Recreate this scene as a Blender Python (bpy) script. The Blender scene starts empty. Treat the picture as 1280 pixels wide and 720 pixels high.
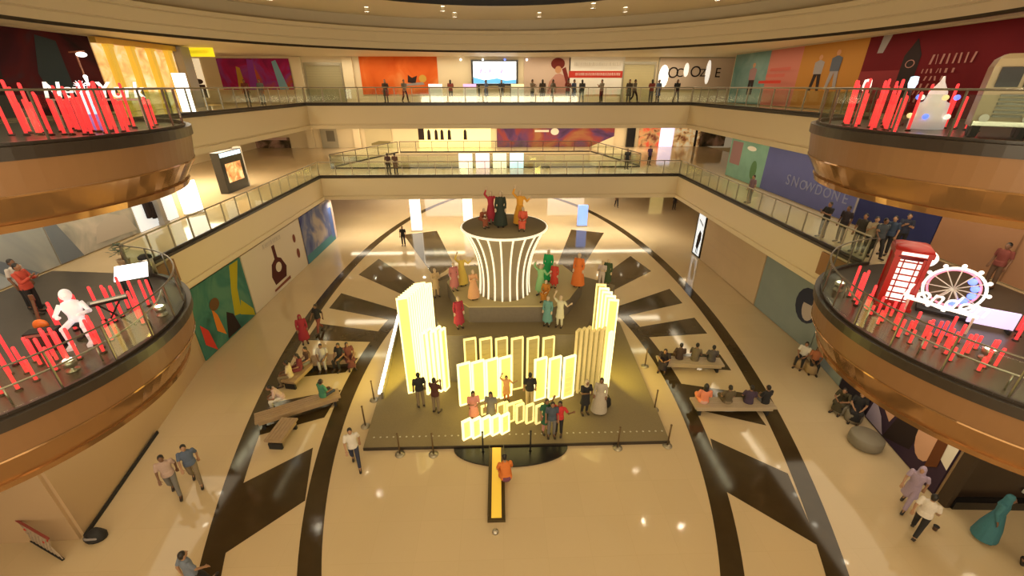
import bpy, bmesh, math, random
from mathutils import Vector, Matrix

random.seed(7)
PI = math.pi
S = bpy.context.scene
COL = S.collection

# ------------------------------------------------------------------ camera
H = 11.5
F = 531.0
PITCH = math.atan(252 / F)
YAW = math.radians(1.75)
fw = Vector((math.sin(YAW) * math.cos(PITCH), math.cos(YAW) * math.cos(PITCH), -math.sin(PITCH)))
rt = Vector((math.cos(YAW), -math.sin(YAW), 0))
up = rt.cross(fw)
cd = bpy.data.cameras.new('camera')
cam = bpy.data.objects.new('camera', cd)
COL.objects.link(cam)
cd.sensor_width = 36
cd.lens = F / 1280 * 36
cd.clip_start = 0.05
cam.matrix_world = Matrix(((rt.x, up.x, -fw.x, 0), (rt.y, up.y, -fw.y, 0), (rt.z, up.z, -fw.z, H), (0, 0, 0, 1)))
S.camera = cam

# ------------------------------------------------------------------ world, light, exposure
S.view_settings.view_transform = 'Standard'
S.view_settings.look = 'None'
S.view_settings.gamma = 1
S.view_settings.use_curve_mapping = False
S.view_settings.exposure = -0.04
W = bpy.data.worlds.new('world')
S.world = W
W.use_nodes = True
W.node_tree.nodes['Background'].inputs[0].default_value = (1, 0.76, 0.46, 1)
W.node_tree.nodes['Background'].inputs[1].default_value = 0.24
WARM = (1.0, 0.83, 0.57)

# level heights
Z1, Z1B, Z2, Z2B, Z3B, Z3T = 5.28, 3.55, 10.35, 8.72, 13.6, 14.85


def area(name, loc, sx, sy, power, color=WARM, rot=(0, 0, 0), shape='RECTANGLE', spread=PI):
    l = bpy.data.lights.new(name, 'AREA')
    l.shape = shape
    l.size = sx
    if shape in ('RECTANGLE', 'ELLIPSE'):
        l.size_y = sy
    l.energy = power
    l.color = color
    l.spread = spread
    o = bpy.data.objects.new(name, l)
    COL.objects.link(o)
    o.location = loc
    o.rotation_euler = rot
    return o


# overhead fill light added above the viewpoint, out of view
area('atrium_fill', (0, -2.5, 15.2), 26, 13, 220)
# unseen fill light added behind the viewpoint, standing in for lit galleries there
area('opposite_gallery_fill', (0, -9, 5.5), 34, 10, 2250, rot=(PI / 2, 0, 0))
# unseen fill light added below the viewpoint to brighten the ring and ceiling opposite
area('ring_fill', (0, -2.5, 9.2), 24, 3, 2200, rot=(math.radians(140), 0, 0))
# area light added to brighten the side passage of the middle gallery
area('passage_light', (-21, 28, Z2B - 0.1), 5, 9, 1500)
# area lights added under the soffits of the balconies
area('balcony_light', (-12.2, 10.5, 3.44), 2.2, 5.5, 70)
area('balcony_light', (12.6, 10.5, 3.44), 2.2, 5.5, 70)
area('balcony_light', (-12.6, 10.5, 8.6), 2.2, 5.5, 80)
area('balcony_light', (12.9, 10.5, 8.6), 2.2, 5.5, 80)
for zz, pw, bk in ((13.5, 1.0, 37.0), (Z2B - 0.06, 1.0, 35.4), (Z1B - 0.06, 0.8, 40.0)):  # long area lights added under the gallery soffits, without fixtures
    area('gallery_light', (0.3, bk, zz), 30, 0.7, 560 * pw, (1.0, 0.87, 0.63))
    area('gallery_light', (-15.6, 20, zz), 0.6, 26, 330 * pw)
    area('gallery_light', (15.7, 20, zz), 0.6, 26, 330 * pw)
area('gallery_light', (0, 47.5, 8.0), 34, 2.0, 1200)
area('gallery_light', (0, 43.5, 8.3), 24, 4.0, 500)

# ------------------------------------------------------------------ materials
MATS = {}


def mat(name, color, rough=0.5, metal=0.0, emit=0.0, ecol=None, noise=0.0, nscale=8.0, coat=0.0, spec=0.5):
    if name in MATS:
        return MATS[name]
    m = bpy.data.materials.new(name)
    m.use_nodes = True
    nt = m.node_tree
    b = nt.nodes['Principled BSDF']
    c = tuple(color) + (1,)
    if name.startswith(('print', 'hoarding', 'advert')):
        spec, rough = 0.12, 0.7
    b.inputs['Base Color'].default_value = c
    b.inputs['Roughness'].default_value = rough
    b.inputs['Metallic'].default_value = metal
    b.inputs['Specular IOR Level'].default_value = spec
    b.inputs['Coat Weight'].default_value = coat
    if emit:
        b.inputs['Emission Color'].default_value = tuple(ecol or color) + (1,)
        b.inputs['Emission Strength'].default_value = emit
    if noise:
        tc = nt.nodes.new('ShaderNodeTexCoord')
        nz = nt.nodes.new('ShaderNodeTexNoise')
        nz.inputs['Scale'].default_value = nscale
        nz.inputs['Detail'].default_value = 4
        nt.links.new(tc.outputs['Object'], nz.inputs['Vector'])
        mx = nt.nodes.new('ShaderNodeMix')
        mx.data_type = 'RGBA'
        mx.inputs[6].default_value = tuple(max(0, v * (1 - noise)) for v in color) + (1,)
        mx.inputs[7].default_value = tuple(min(1, v * (1 + noise)) for v in color) + (1,)
        nt.links.new(nz.outputs['Fac'], mx.inputs[0])
        nt.links.new(mx.outputs[2], b.inputs['Base Color'])
    MATS[name] = m
    return m


def ramp_mat(name, stops, scale=1.0, rough=0.7, kind='noise', emit=0.0, distort=0.5):
    """printed picture or wares: a noise or voronoi pattern run through a colour ramp"""
    if name in MATS:
        return MATS[name]
    m = bpy.data.materials.new(name)
    m.use_nodes = True
    nt = m.node_tree
    b = nt.nodes['Principled BSDF']
    b.inputs['Roughness'].default_value = rough
    b.inputs['Specular IOR Level'].default_value = 0.15
    tc = nt.nodes.new('ShaderNodeTexCoord')
    if kind == 'noise':
        nz = nt.nodes.new('ShaderNodeTexNoise')
        nz.inputs['Detail'].default_value = 3
        nz.inputs['Distortion'].default_value = distort
        out = nz.outputs['Fac']
    else:
        nz = nt.nodes.new('ShaderNodeTexVoronoi')
        out = nz.outputs['Color']
    nz.inputs['Scale'].default_value = scale
    nt.links.new(tc.outputs['Object'], nz.inputs['Vector'])
    r = nt.nodes.new('ShaderNodeValToRGB')
    el = r.color_ramp.elements
    while len(el) < len(stops):
        el.new(0.5)
    for e, (p, c) in zip(el, stops):
        e.position = p
        e.color = tuple(c) + (1,)
    if kind != 'noise':
        r.color_ramp.interpolation = 'CONSTANT'
    nt.links.new(out, r.inputs['Fac'])
    nt.links.new(r.outputs['Color'], b.inputs['Base Color'])
    if emit:
        nt.links.new(r.outputs['Color'], b.inputs['Emission Color'])
        b.inputs['Emission Strength'].default_value = emit
    MATS[name] = m
    return m


def glass_mat():
    m = bpy.data.materials.new('rail_glass')
    m.use_nodes = True
    nt = m.node_tree
    nt.nodes.clear()
    o = nt.nodes.new('ShaderNodeOutputMaterial')
    mx = nt.nodes.new('ShaderNodeMixShader')
    t = nt.nodes.new('ShaderNodeBsdfTransparent')
    t.inputs[0].default_value = (0.90, 0.95, 0.91, 1)
    g = nt.nodes.new('ShaderNodeBsdfGlossy')
    g.inputs['Roughness'].default_value = 0.03
    mx.inputs[0].default_value = 0.07
    nt.links.new(t.outputs[0], mx.inputs[1])
    nt.links.new(g.outputs[0], mx.inputs[2])
    nt.links.new(mx.outputs[0], o.inputs[0])
    return m


def floor_mat():
    m = bpy.data.materials.new('beige_floor_tile')
    m.use_nodes = True
    nt = m.node_tree
    b = nt.nodes['Principled BSDF']
    b.inputs['Roughness'].default_value = 0.065
    b.inputs['Specular IOR Level'].default_value = 0.55
    tc = nt.nodes.new('ShaderNodeTexCoord')
    br = nt.nodes.new('ShaderNodeTexBrick')
    br.offset = 0
    br.inputs['Color1'].default_value = (0.60, 0.47, 0.29, 1)
    br.inputs['Color2'].default_value = (0.58, 0.455, 0.28, 1)
    br.inputs['Mortar'].default_value = (0.56, 0.435, 0.265, 1)
    br.inputs['Scale'].default_value = 1
    br.inputs['Mortar Size'].default_value = 0.006
    br.inputs['Brick Width'].default_value = 1.2
    br.inputs['Row Height'].default_value = 1.2
    nt.links.new(tc.outputs['Object'], br.inputs['Vector'])
    nt.links.new(br.outputs['Color'], b.inputs['Base Color'])
    return m


GLASS = glass_mat()
FLOOR = floor_mat()
CREAM = mat('cream_paint', (0.74, 0.62, 0.42), 0.5)
CREAM_L = mat('pale_cream_paint', (0.74, 0.62, 0.41), 0.45)
SOFFIT = mat('soffit_paint', (0.75, 0.66, 0.48), 0.6)
RING = mat('satin_cream_ring', (0.66, 0.56, 0.38), 0.32)
DARKLINE = mat('dark_bronze_trim', (0.035, 0.025, 0.018), 0.35)
BRONZE = mat('bronze_fascia_gloss', (0.255, 0.13, 0.055), 0.35)
BRONZE_L = mat('bronze_mirror_band', (0.40, 0.215, 0.085), 0.10, metal=0.6)
WOODBR = mat('brown_end_panel', (0.30, 0.15, 0.05), 0.4)
INLAY = mat('dark_stone_inlay', (0.050, 0.034, 0.016), 0.09, noise=0.25, nscale=2)
DECK = mat('dark_balcony_carpet', (0.075, 0.062, 0.05), 0.3, noise=0.2, nscale=3)
CARPET = mat('grey_stage_carpet', (0.215, 0.17, 0.09), 0.85, noise=0.15, nscale=30)
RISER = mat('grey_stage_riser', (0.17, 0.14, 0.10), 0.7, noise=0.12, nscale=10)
STEEL = mat('brushed_steel', (0.55, 0.52, 0.46), 0.28, metal=0.9)
POST = mat('rail_post_steel', (0.38, 0.34, 0.25), 0.35, metal=0.6)
BLACK = mat('black_gloss', (0.012, 0.011, 0.012), 0.25)
BLACKM = mat('black_matte', (0.015, 0.013, 0.013), 0.7)
WHITE = mat('white_gloss', (0.8, 0.78, 0.74), 0.35)
OFFW = mat('off_white_panel', (0.66, 0.58, 0.47), 0.45)
GREYP = mat('grey_pillar', (0.33, 0.30, 0.27), 0.5)
GOLD = mat('gold_column', (0.62, 0.40, 0.08), 0.3, metal=0.3)
REDTUBE = mat('red_tube_glow', (0.9, 0.03, 0.03), 0.4, emit=1.25, ecol=(1.0, 0.05, 0.05))
REDBASE = mat('red_tube_foot', (0.05, 0.01, 0.01), 0.4)
PANEL_EDGE = mat('panel_edge_glow', (1, 0.9, 0.5), 0.4, emit=1.5, ecol=(1.0, 0.90, 0.45))
PANEL_FACE = mat('panel_face_glow', (0.9, 0.8, 0.3), 0.4, emit=0.62, ecol=(1.0, 0.80, 0.17))
PANEL_EDGE_D = mat('panel_edge_dim', (0.9, 0.8, 0.4), 0.4, emit=0.75, ecol=(1.0, 0.82, 0.30))
PANEL_FACE_D = mat('panel_face_dim', (0.34, 0.27, 0.10), 0.5, emit=0.10, ecol=(1.0, 0.78, 0.25))
WGLOW = mat('white_light', (1, 1, 1), 0.4, emit=2.5, ecol=(1.0, 0.97, 0.92))
WGLOW_S = mat('soft_white_light', (1, 1, 1), 0.4, emit=1.1, ecol=(1.0, 0.94, 0.82))
WARMGLOW = mat('warm_light', (1, 0.8, 0.4), 0.4, emit=1.2, ecol=(1.0, 0.72, 0.30))
BLUEGLOW = mat('blue_light', (0.2, 0.3, 1), 0.4, emit=2.0, ecol=(0.12, 0.2, 1.0))
CYANGLOW = mat('pale_blue_light', (0.6, 0.85, 1), 0.4, emit=1.3, ecol=(0.62, 0.85, 1.0))
PANEL_EDGE_R = mat('panel_edge_faint', (0.7, 0.55, 0.25), 0.4, emit=0.22, ecol=(1.0, 0.78, 0.25))
LENS = mat('downlight_lens', (1, 0.95, 0.8), 0.4, emit=12, ecol=(1.0, 0.92, 0.72))


# ------------------------------------------------------------------ mesh helpers
class MB:
    def __init__(self):
        self.bm = bmesh.new()
        self.mats = []
        self.cur = 0

    def m(self, material):
        if material not in self.mats:
            self.mats.append(material)
        self.cur = self.mats.index(material)
        return self

    def _face(self, vs):
        try:
            f = self.bm.faces.new(vs)
            f.material_index = self.cur
            return f
        except ValueError:
            return None

    def poly(self, pts):
        return self._face([self.bm.verts.new(p) for p in pts])

    def box(self, c, s, rz=0.0):
        x, y, z = s[0] / 2, s[1] / 2, s[2] / 2
        R = Matrix.Rotation(rz, 3, 'Z')
        v = [self.bm.verts.new(Vector(c) + R @ Vector((a * x, b * y, d * z))) for d in (-1, 1) for a, b in ((-1, -1), (1, -1), (1, 1), (-1, 1))]
        for q in ((3, 2, 1, 0), (4, 5, 6, 7), (0, 1, 5, 4), (1, 2, 6, 5), (2, 3, 7, 6), (3, 0, 4, 7)):
            self._face([v[i] for i in q])
        return self

    def bar(self, p0, p1, w, h, upv=(0, 0, 1)):
        p0, p1 = Vector(p0), Vector(p1)
        d = (p1 - p0).normalized()
        s = d.cross(Vector(upv))
        if s.length < 1e-4:
            s = d.cross(Vector((0, 1, 0)))
        s.normalize()
        t = s.cross(d)
        v = []
        for p in (p0, p1):
            for a, b in ((-1, -1), (1, -1), (1, 1), (-1, 1)):
                v.append(self.bm.verts.new(p + s * a * w / 2 + t * b * h / 2))
        for q in ((3, 2, 1, 0), (4, 5, 6, 7), (0, 1, 5, 4), (1, 2, 6, 5), (2, 3, 7, 6), (3, 0, 4, 7)):
            self._face([v[i] for i in q])
        return self

    def cone(self, p0, p1, r0, r1, n=12, caps=True):
        p0, p1 = Vector(p0), Vector(p1)
        d = (p1 - p0).normalized()
        a = d.orthogonal().normalized()
        b = d.cross(a)
        r = []
        for p, rr in ((p0, r0), (p1, r1)):
            r.append([self.bm.verts.new(p + (a * math.cos(2 * PI * k / n) + b * math.sin(2 * PI * k / n)) * rr) for k in range(n)])
        for k in range(n):
            f = self._face([r[0][k], r[0][(k + 1) % n], r[1][(k + 1) % n], r[1][k]])
            if f:
                f.smooth = True
        if caps:
            self._face(r[0][::-1])
            self._face(r[1])
        return self

    def ball(self, c, r, n=10, m=7):
        rx, ry, rz = (r, r, r) if isinstance(r, (int, float)) else r
        rings = []
        for j in range(1, m):
            t = PI * j / m
            rings.append((math.sin(t), math.cos(t)))
        return self.loft([(c[2] - rz * 0.999, 0.02 * rx, 0.02 * ry, c[0], c[1])] + [(c[2] - rz * ct, rx * st, ry * st, c[0], c[1]) for st, ct in rings] + [(c[2] + rz * 0.999, 0.02 * rx, 0.02 * ry, c[0], c[1])], n)

    def loft(self, rings, n=14, caps=True):
        """rings: (z, rx, ry, cx, cy)"""
        R = []
        for z, rx, ry, cx, cy in rings:
            R.append([self.bm.verts.new((cx + rx * math.cos(2 * PI * k / n), cy + ry * math.sin(2 * PI * k / n), z)) for k in range(n)])
        for i in range(len(R) - 1):
            for k in range(n):
                f = self._face([R[i][k], R[i][(k + 1) % n], R[i + 1][(k + 1) % n], R[i + 1][k]])
                if f:
                    f.smooth = True
        if caps:
            self._face(R[0][::-1])
            self._face(R[-1])
        return self

    def lathe(self, prof, c=(0, 0), n=24, caps=True):
        return self.loft([(z, r, r, c[0], c[1]) for r, z in prof], n, caps)

    def prism(self, pts, z0, z1):
        a = [self.bm.verts.new((p[0], p[1], z0)) for p in pts]
        b = [self.bm.verts.new((p[0], p[1], z1)) for p in pts]
        self._face(a[::-1])
        self._face(b)
        for i in range(len(a)):
            j = (i + 1) % len(a)
            self._face([a[i], a[j], b[j], b[i]])
        return self

    def tube(self, pts, r, n=8, closed=False):
        pts = [Vector(p) for p in pts]
        R = []
        N = len(pts)
        prev = None
        for i, p in enumerate(pts):
            if closed:
                d = pts[(i + 1) % N] - pts[i - 1]
            else:
                d = pts[min(i + 1, N - 1)] - pts[max(i - 1, 0)]
            d.normalize()
            a = d.orthogonal().normalized() if prev is None else (prev - d * prev.dot(d)).normalized()
            prev = a
            b = d.cross(a)
            R.append([self.bm.verts.new(p + (a * math.cos(2 * PI * k / n) + b * math.sin(2 * PI * k / n)) * r) for k in range(n)])
        for i in range(N if closed else N - 1):
            for k in range(n):
                f = self._face([R[i][k], R[i][(k + 1) % n], R[(i + 1) % N][(k + 1) % n], R[(i + 1) % N][k]])
                if f:
                    f.smooth = True
        if not closed:
            self._face(R[0][::-1])
            self._face(R[-1])
        return self

    def mesh(self, name):
        bmesh.ops.recalc_face_normals(self.bm, faces=self.bm.faces)
        me = bpy.data.meshes.new(name)
        self.bm.to_mesh(me)
        self.bm.free()
        for mm in self.mats:
            me.materials.append(mm)
        return me

    def build(self, name, material=None, parent=None):
        if material is not None and not self.mats:
            self.mats.append(material)
        o = bpy.data.objects.new(name, self.mesh(name))
        COL.objects.link(o)
        if parent is not None:
            o.parent = parent
        return o


def tag(o, label, cat, group=None, kind=None):
    o['label'] = label
    o['category'] = cat
    if group:
        o['group'] = group
    if kind:
        o['kind'] = kind
    return o


def thing(name, label, cat, loc=(0, 0, 0), rz=0.0, group=None):
    o = bpy.data.objects.new(name, None)
    o.empty_display_size = 0.2
    COL.objects.link(o)
    o.location = loc
    o.rotation_euler = (0, 0, rz)
    return tag(o, label, cat, group)


def struct(name, mb, material):
    o = mb.build(name, material)
    o['kind'] = 'structure'
    return o


def copy_tree(o, parent=None):
    c = o.copy()
    COL.objects.link(c)
    if parent is not None:
        c.parent = parent
    for ch in list(o.children):
        copy_tree(ch, c)
    return c


def lettering(text, size, material, name='lettering', depth=0.02, shear=0.0):
    cu = bpy.data.curves.new(name, 'FONT')
    cu.body = text
    cu.size = size
    cu.extrude = depth / 2
    cu.shear = shear
    cu.align_x = 'CENTER'
    cu.align_y = 'CENTER'
    t = bpy.data.objects.new(name, cu)
    COL.objects.link(t)
    dg = bpy.context.evaluated_depsgraph_get()
    me = bpy.data.meshes.new_from_object(t.evaluated_get(dg))
    bpy.data.objects.remove(t)
    me.materials.clear()
    me.materials.append(material)
    o = bpy.data.objects.new(name, me)
    COL.objects.link(o)
    return o


def ell(cx, cy, rx, ry, n=16):
    return [(cx + rx * math.cos(2 * PI * k / n), cy + ry * math.sin(2 * PI * k / n)) for k in range(n)]


def rect(x0, y0, x1, y1):
    return [(x0, y0), (x1, y0), (x1, y1), (x0, y1)]


def poster(name, label, cat, origin, u, w, h, base, shapes=(), text=(), depth=0.06, frame=None, group=None):
    """flat panel standing on a wall: origin = lower left corner as seen, u = unit vector to the right.
    One mesh: the panel and its printed shapes; lettering and frame are parts."""
    u = Vector(u)
    nrm = u.cross(Vector((0, 0, 1)))
    z = Vector((0, 0, 1))
    root = thing(name, label, cat, origin, 0, group)
    M = MB().m(base)

    def pt(a, b, d):
        return u * (a * w) + z * (b * h) + nrm * d
    v = [M.bm.verts.new(pt(a, b, d)) for d in (0.0, depth) for a, b in ((0, 0), (1, 0), (1, 1), (0, 1))]
    for q in ((3, 2, 1, 0), (4, 5, 6, 7), (0, 1, 5, 4), (1, 2, 6, 5), (2, 3, 7, 6), (3, 0, 4, 7)):
        M._face([v[i] for i in q])
    for i, (mm, pts) in enumerate(shapes):
        M.m(mm)
        M.poly([pt(a, b, depth + 0.004 * (i + 1)) for a, b in pts])
    bm = M.bm
    M.build('panel', None, root)
    for (s, a, b, size, mm) in text:
        o = lettering(s, size, mm)
        o.parent = root
        o.matrix_local = Matrix(((u.x, 0, nrm.x, 0), (u.y, 0, nrm.y, 0), (u.z, 1, nrm.z, 0), (0, 0, 0, 1)))
        o.location = pt(a, b, depth + 0.004 * (len(shapes) + 3))
    if frame:
        fm, fwid = frame
        R = MB()
        for a0, b0, a1, b1 in ((0, 0, 1, 0), (0, 1, 1, 1), (0, 0, 0, 1), (1, 0, 1, 1)):
            R.bar(pt(a0, b0, depth / 2), pt(a1, b1, depth / 2), fwid, depth + 0.05, nrm)
        R.build('frame', fm, root)
    return root

# ------------------------------------------------------------------ the building
struct('floor', MB().box((0, 22, -0.1), (60, 64, 0.2)), FLOOR)

# dark stone inlay of the ground floor: two elliptical bands on each side joined by radial bars
OUT = (0.6, 25.0, 11.5, 27.0)
INN = (0.5, 15.0, 7.2, 14.0)


def arc_band(M, e, wdt, a0, a1, z, n=60):
    cx, cy, a, b = e
    for i in range(n):
        q = []
        for t, rr in ((i, 0), (i + 1, 0), (i + 1, wdt), (i, wdt)):
            th = a0 + (a1 - a0) * t / n
            q.append((cx + (a - rr) * math.cos(th), cy + (b - rr) * math.sin(th), z))
        M.poly(q)


M = MB()
for s0, s1 in ((-0.80, 1.30), (PI - 1.30, PI + 0.80)):
    arc_band(M, OUT, 0.62, s0, s1, 0.004)
for s0, s1 in ((-0.98, 1.25), (PI - 1.25, PI + 0.98)):
    arc_band(M, INN, 0.62, s0, s1, 0.0045)
bars = [[(7.52, 11.32, 0.00), (9.37, 9.72, 0.00), (8.73, 7.29, 0.00), (6.93, 9.18, 0.00)],
        [(7.58, 14.48, 0.00), (10.03, 13.78, 0.00), (9.91, 11.89, 0.00), (7.67, 12.83, 0.00)],
        [(7.55, 16.79, 0.00), (10.39, 16.57, 0.00), (10.30, 15.31, 0.00), (7.79, 15.69, 0.00)],
        [(6.99, 19.11, 0.00), (10.66, 20.11, 0.00), (10.62, 18.44, 0.00), (7.29, 18.16, 0.00)],
        [(6.61, 21.46, 0.00), (10.64, 23.80, 0.00), (10.68, 21.83, 0.00), (6.48, 20.24, 0.00)],
        [(6.40, 25.28, 0.00), (9.79, 29.55, 0.00), (10.41, 26.63, 0.00), (6.44, 23.13, 0.00)],
        [(4.13, 28.13, 0.00), (6.37, 36.16, 0.00), (9.08, 35.17, -0.00), (5.20, 25.96, 0.00)]]
for q in bars:
    M.poly([(p[0], p[1], 0.0035) for p in q])
    M.poly([(1.1 - p[0] - 0.25, p[1], 0.0035) for p in q])
struct('floor_inlay', M, INLAY)

# ---- galleries
BUL_L, BUL_R, BR = (-14.3, 9.9), (14.9, 9.9), 5.02
BUL2_L, BUL2_R, BR2 = (-14.3, 11.9), (14.9, 11.9), 5.3


def arc_pts(c, r, a0, a1, n=40):
    return [(c[0] + r * math.cos(a0 + (a1 - a0) * i / n), c[1] + r * math.sin(a0 + (a1 - a0) * i / n)) for i in range(n + 1)]


def strip_solid(M, pts, prof):
    """extrude a (offset, z) profile along a plan polyline; offset is to the right of travel"""
    n = len(pts)
    rows = []
    for i, p in enumerate(pts):
        a = Vector(pts[max(i - 1, 0)])
        b = Vector(pts[min(i + 1, n - 1)])
        if 0 < i < n - 1:
            d0 = (Vector(p) - a).normalized()
            d1 = (b - Vector(p)).normalized()
            n0 = Vector((d0.y, -d0.x))
            n1 = Vector((d1.y, -d1.x))
            nn = (n0 + n1)
            nn = nn / max(0.3, nn.dot(n0))
        else:
            d = (b - a).normalized()
            nn = Vector((d.y, -d.x))
        rows.append([M.bm.verts.new((p[0] + nn.x * o, p[1] + nn.y * o, z)) for o, z in prof])
    for i in range(n - 1):
        for j in range(len(prof) - 1):
            M._face([rows[i][j], rows[i][j + 1], rows[i + 1][j + 1], rows[i + 1][j]])


XL, XR, YB = -13.6, 14.0, 33.2


def gallery(zt, zb, xl_out, xr_out, yb_out, name_i):
    L = MB()
    for pts in ([(xl_out, 3), (XL, 3), (XL, YB), (xl_out, YB)], [(XR, 3), (xr_out, 3), (xr_out, YB), (XR, YB)],
                [(-28, YB), (24, YB), (24, yb_out), (-28, yb_out)]):
        L.prism(pts, zb + 0.05, zt)
    struct('floor_gallery', L, FLOOR)
    # fascia following the three straight edges, with a lip and a shadow groove at the bottom
    T = MB()
    edge = [(XL, 14.6), (XL, YB), (XR, YB), (XR, 14.6)]
    hgt = zt - zb
    strip_solid(T, edge, [(-0.02, zt - 0.06), (0.06, zt - 0.06), (0.06, zb + 0.34), (0.015, zb + 0.32), (0.015, zb + 0.27), (0.09, zb + 0.25), (0.09, zb), (-0.4, zb)])
    struct('trim_fascia', T, CREAM)
    D = MB()
    strip_solid(D, edge, [(-0.02, zt + 0.015), (0.09, zt + 0.015), (0.09, zt - 0.09), (-0.02, zt - 0.09)])
    struct('trim_edge', D, DARKLINE)
    S_ = MB()
    for x0, x1 in ((xl_out, XL), (XR, xr_out)):
        S_.poly([(x0, 3, zb + 0.02), (x1, 3, zb + 0.02), (x1, YB, zb + 0.02), (x0, YB, zb + 0.02)])
    S_.poly([(-28, YB, zb + 0.02), (24, YB, zb + 0.02), (24, yb_out, zb + 0.02), (-28, yb_out, zb + 0.02)])
    struct('ceiling_gallery', S_, SOFFIT)


gallery(Z1, Z1B, -17.0, 17.7, 36.9, 1)
gallery(Z2, Z2B, -18.9, 17.6, 38.8, 2)
# far part of the first gallery, beyond its second opening, and the cross bridges at its ends
L = MB()
L.prism([(-28, 46.2), (24, 46.2), (24, 52), (-28, 52)], Z1 - 1.2, Z1)
L.prism([(-28, 36.9), (-14.2, 36.9), (-10.2, 46.2), (-28, 46.2)], Z1 - 1.2, Z1 - 0.001)
L.prism([(24, 36.9), (24, 46.2), (9.6, 46.2), (12.2, 36.9)], Z1 - 1.2, Z1 - 0.001)
L.prism([(-28, 22.4), (-17.0, 22.4), (-17.0, 33.2), (-28, 33.2)], Z1 - 0.5, Z1)
struct('floor_gallery', L, FLOOR)
T = MB()
strip_solid(T, [(-14.2, 36.9), (-10.2, 46.15), (9.6, 46.15), (12.2, 36.9)], [(-0.02, Z1 - 0.02), (0.05, Z1 - 0.02), (0.05, Z1 - 1.2), (-0.02, Z1 - 1.2)])
struct('trim_fascia', T, CREAM)
struct('ceiling_gallery', MB().prism([(-28, 38.9), (24, 38.9), (24, 52), (-28, 52)], Z2B - 0.2, Z2B), SOFFIT)


# ---- the four rounded balconies
def balcony(c, side, zt, zb, BR):
    a0, a1 = (-1.45, 1.45) if side < 0 else (PI - 1.45, PI + 1.45)
    pts = arc_pts(c, BR, a0, a1, 48)
    D = MB()
    inner = arc_pts(c, BR - 0.13, a0, a1, 48)
    ends = [(c[0] + side * 2.4, c[1] + 5.2), (c[0] + side * 2.4, c[1] - 5.2)]
    if side > 0:
        ends = ends[::-1]
    D.prism(inner + ends, zt - 0.12, zt + 0.012)
    struct('floor_balcony', D, DECK)
    if side > 0:
        path = pts
    else:
        path = pts
    T = MB()
    # travel is counter-clockwise, so outwards is to the right
    strip_solid(T, path, [(-0.1, zt + 0.03), (0.03, zt + 0.03), (0.03, zt - 0.03), (0.0, zt - 0.16), (-0.10, zt - 0.88)])
    struct('trim_balcony_fascia', T, BRONZE)
    B = MB()
    strip_solid(B, path, [(-0.09, zt - 0.88), (-0.08, zt - 0.92), (-0.44, zb + 0.14), (-0.39, zb + 0.12), (-0.44, zb - 0.04), (-2.2, zb - 0.04)])
    struct('trim_balcony_band', B, BRONZE_L)
    K = MB()
    strip_solid(K, path, [(-0.12, zt + 0.06), (0.06, zt + 0.06), (0.05, zt - 0.2), (-0.02, zt - 0.21)])
    struct('trim_balcony_edge', K, DARKLINE)
    return path


P1L = balcony(BUL_L, -1, Z1, Z1B, BR)
P1R = balcony(BUL_R, 1, Z1, Z1B, BR)
P2L = balcony(BUL2_L, -1, Z2, Z2B, BR2)
P2R = balcony(BUL2_R, 1, Z2, Z2B, BR2)
# brown panels on the straight fascia where the balconies begin
E = MB()
for z, ye in ((Z1, 15.6), (Z2, 17.9)):
    for x, s in ((XL, 1), (XR, -1)):
        E.box((x + s * 0.09, ye, z - 0.68), (0.14, 2.3, 0.98))
struct('trim_end_panel', E, WOODBR)

# ---- walls
WALLM = mat('wall_paint', (0.60, 0.48, 0.30), 0.5)
WALL2 = mat('lower_wall_panel', (0.48, 0.33, 0.19), 0.45)


def wall(name, pts, z0, z1, material, th=0.2):
    M = MB()
    strip_solid(M, pts, [(0, z0), (0, z1), (-th, z1), (-th, z0), (0, z0)])
    return struct(name, M, material)


# ground level (inner face is to the right of travel)
wall('wall_left', [(-13.75, 34.5), (-13.75, 17.0), (-11.85, 8.2), (-22, 7.6)][::-1][::-1], 0, Z1B + 0.02, WALLM) if False else None
M = MB()
for a, b in (((-13.78, 34.6), (-13.78, 16.6)), ((-13.78, 16.6), (-11.9, 8.2)), ((-11.9, 8.2), (-22, 7.9))):
    M.bar((a[0], a[1], Z1B / 2), (b[0], b[1], Z1B / 2), 0.16, Z1B)
struct('wall_left', M, WALL2)
M = MB()
for a, b in (((14.85, 30.2), (14.85, 16.6)), ((14.85, 16.6), (13.5, 8.7)), ((13.5, 8.7), (24, 8.2))):
    M.bar((a[0], a[1], Z1B / 2), (b[0], b[1], Z1B / 2), 0.16, Z1B)
struct('wall_right', M, WALL2)
struct('wall_back', MB().box((0, 50.2, Z1B / 2 + 0.8), (56, 0.2, Z1B + 1.6)), WALLM)
# first gallery
struct('wall_left', MB().box((-17.0, 13.2, (Z1 + Z2B) / 2), (0.2, 18.4, Z2B - Z1)), WALLM)
struct('wall_right', MB().box((17.7, 18.5, (Z1 + Z2B) / 2), (0.2, 29, Z2B - Z1)), WALLM)
struct('wall_back', MB().box((-2, 50.5, (Z1 + Z2B) / 2), (52, 0.2, Z2B - Z1)), CREAM_L)
struct('wall_left', MB().box((-27, 34, (Z1 + Z2B) / 2), (0.2, 34, Z2B - Z1)), CREAM_L)
struct('wall_left', MB().box((-22, 22.35, (Z1 + Z2B) / 2), (10.2, 0.2, Z2B - Z1)), CREAM_L)
# second gallery
struct('wall_left', MB().box((-18.85, 16.1, (Z2 + Z3B) / 2), (0.2, 26.4, Z3B - Z2 + 0.1)), WALLM)
struct('wall_right', MB().box((17.55, 19.3, (Z2 + Z3B) / 2), (0.2, 31, Z3B - Z2 + 0.1)), WALLM)
struct('wall_back', MB().box((-3, 38.7, (Z2 + Z3B) / 2), (52, 0.2, Z3B - Z2 + 0.1)), CREAM_L)

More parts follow.
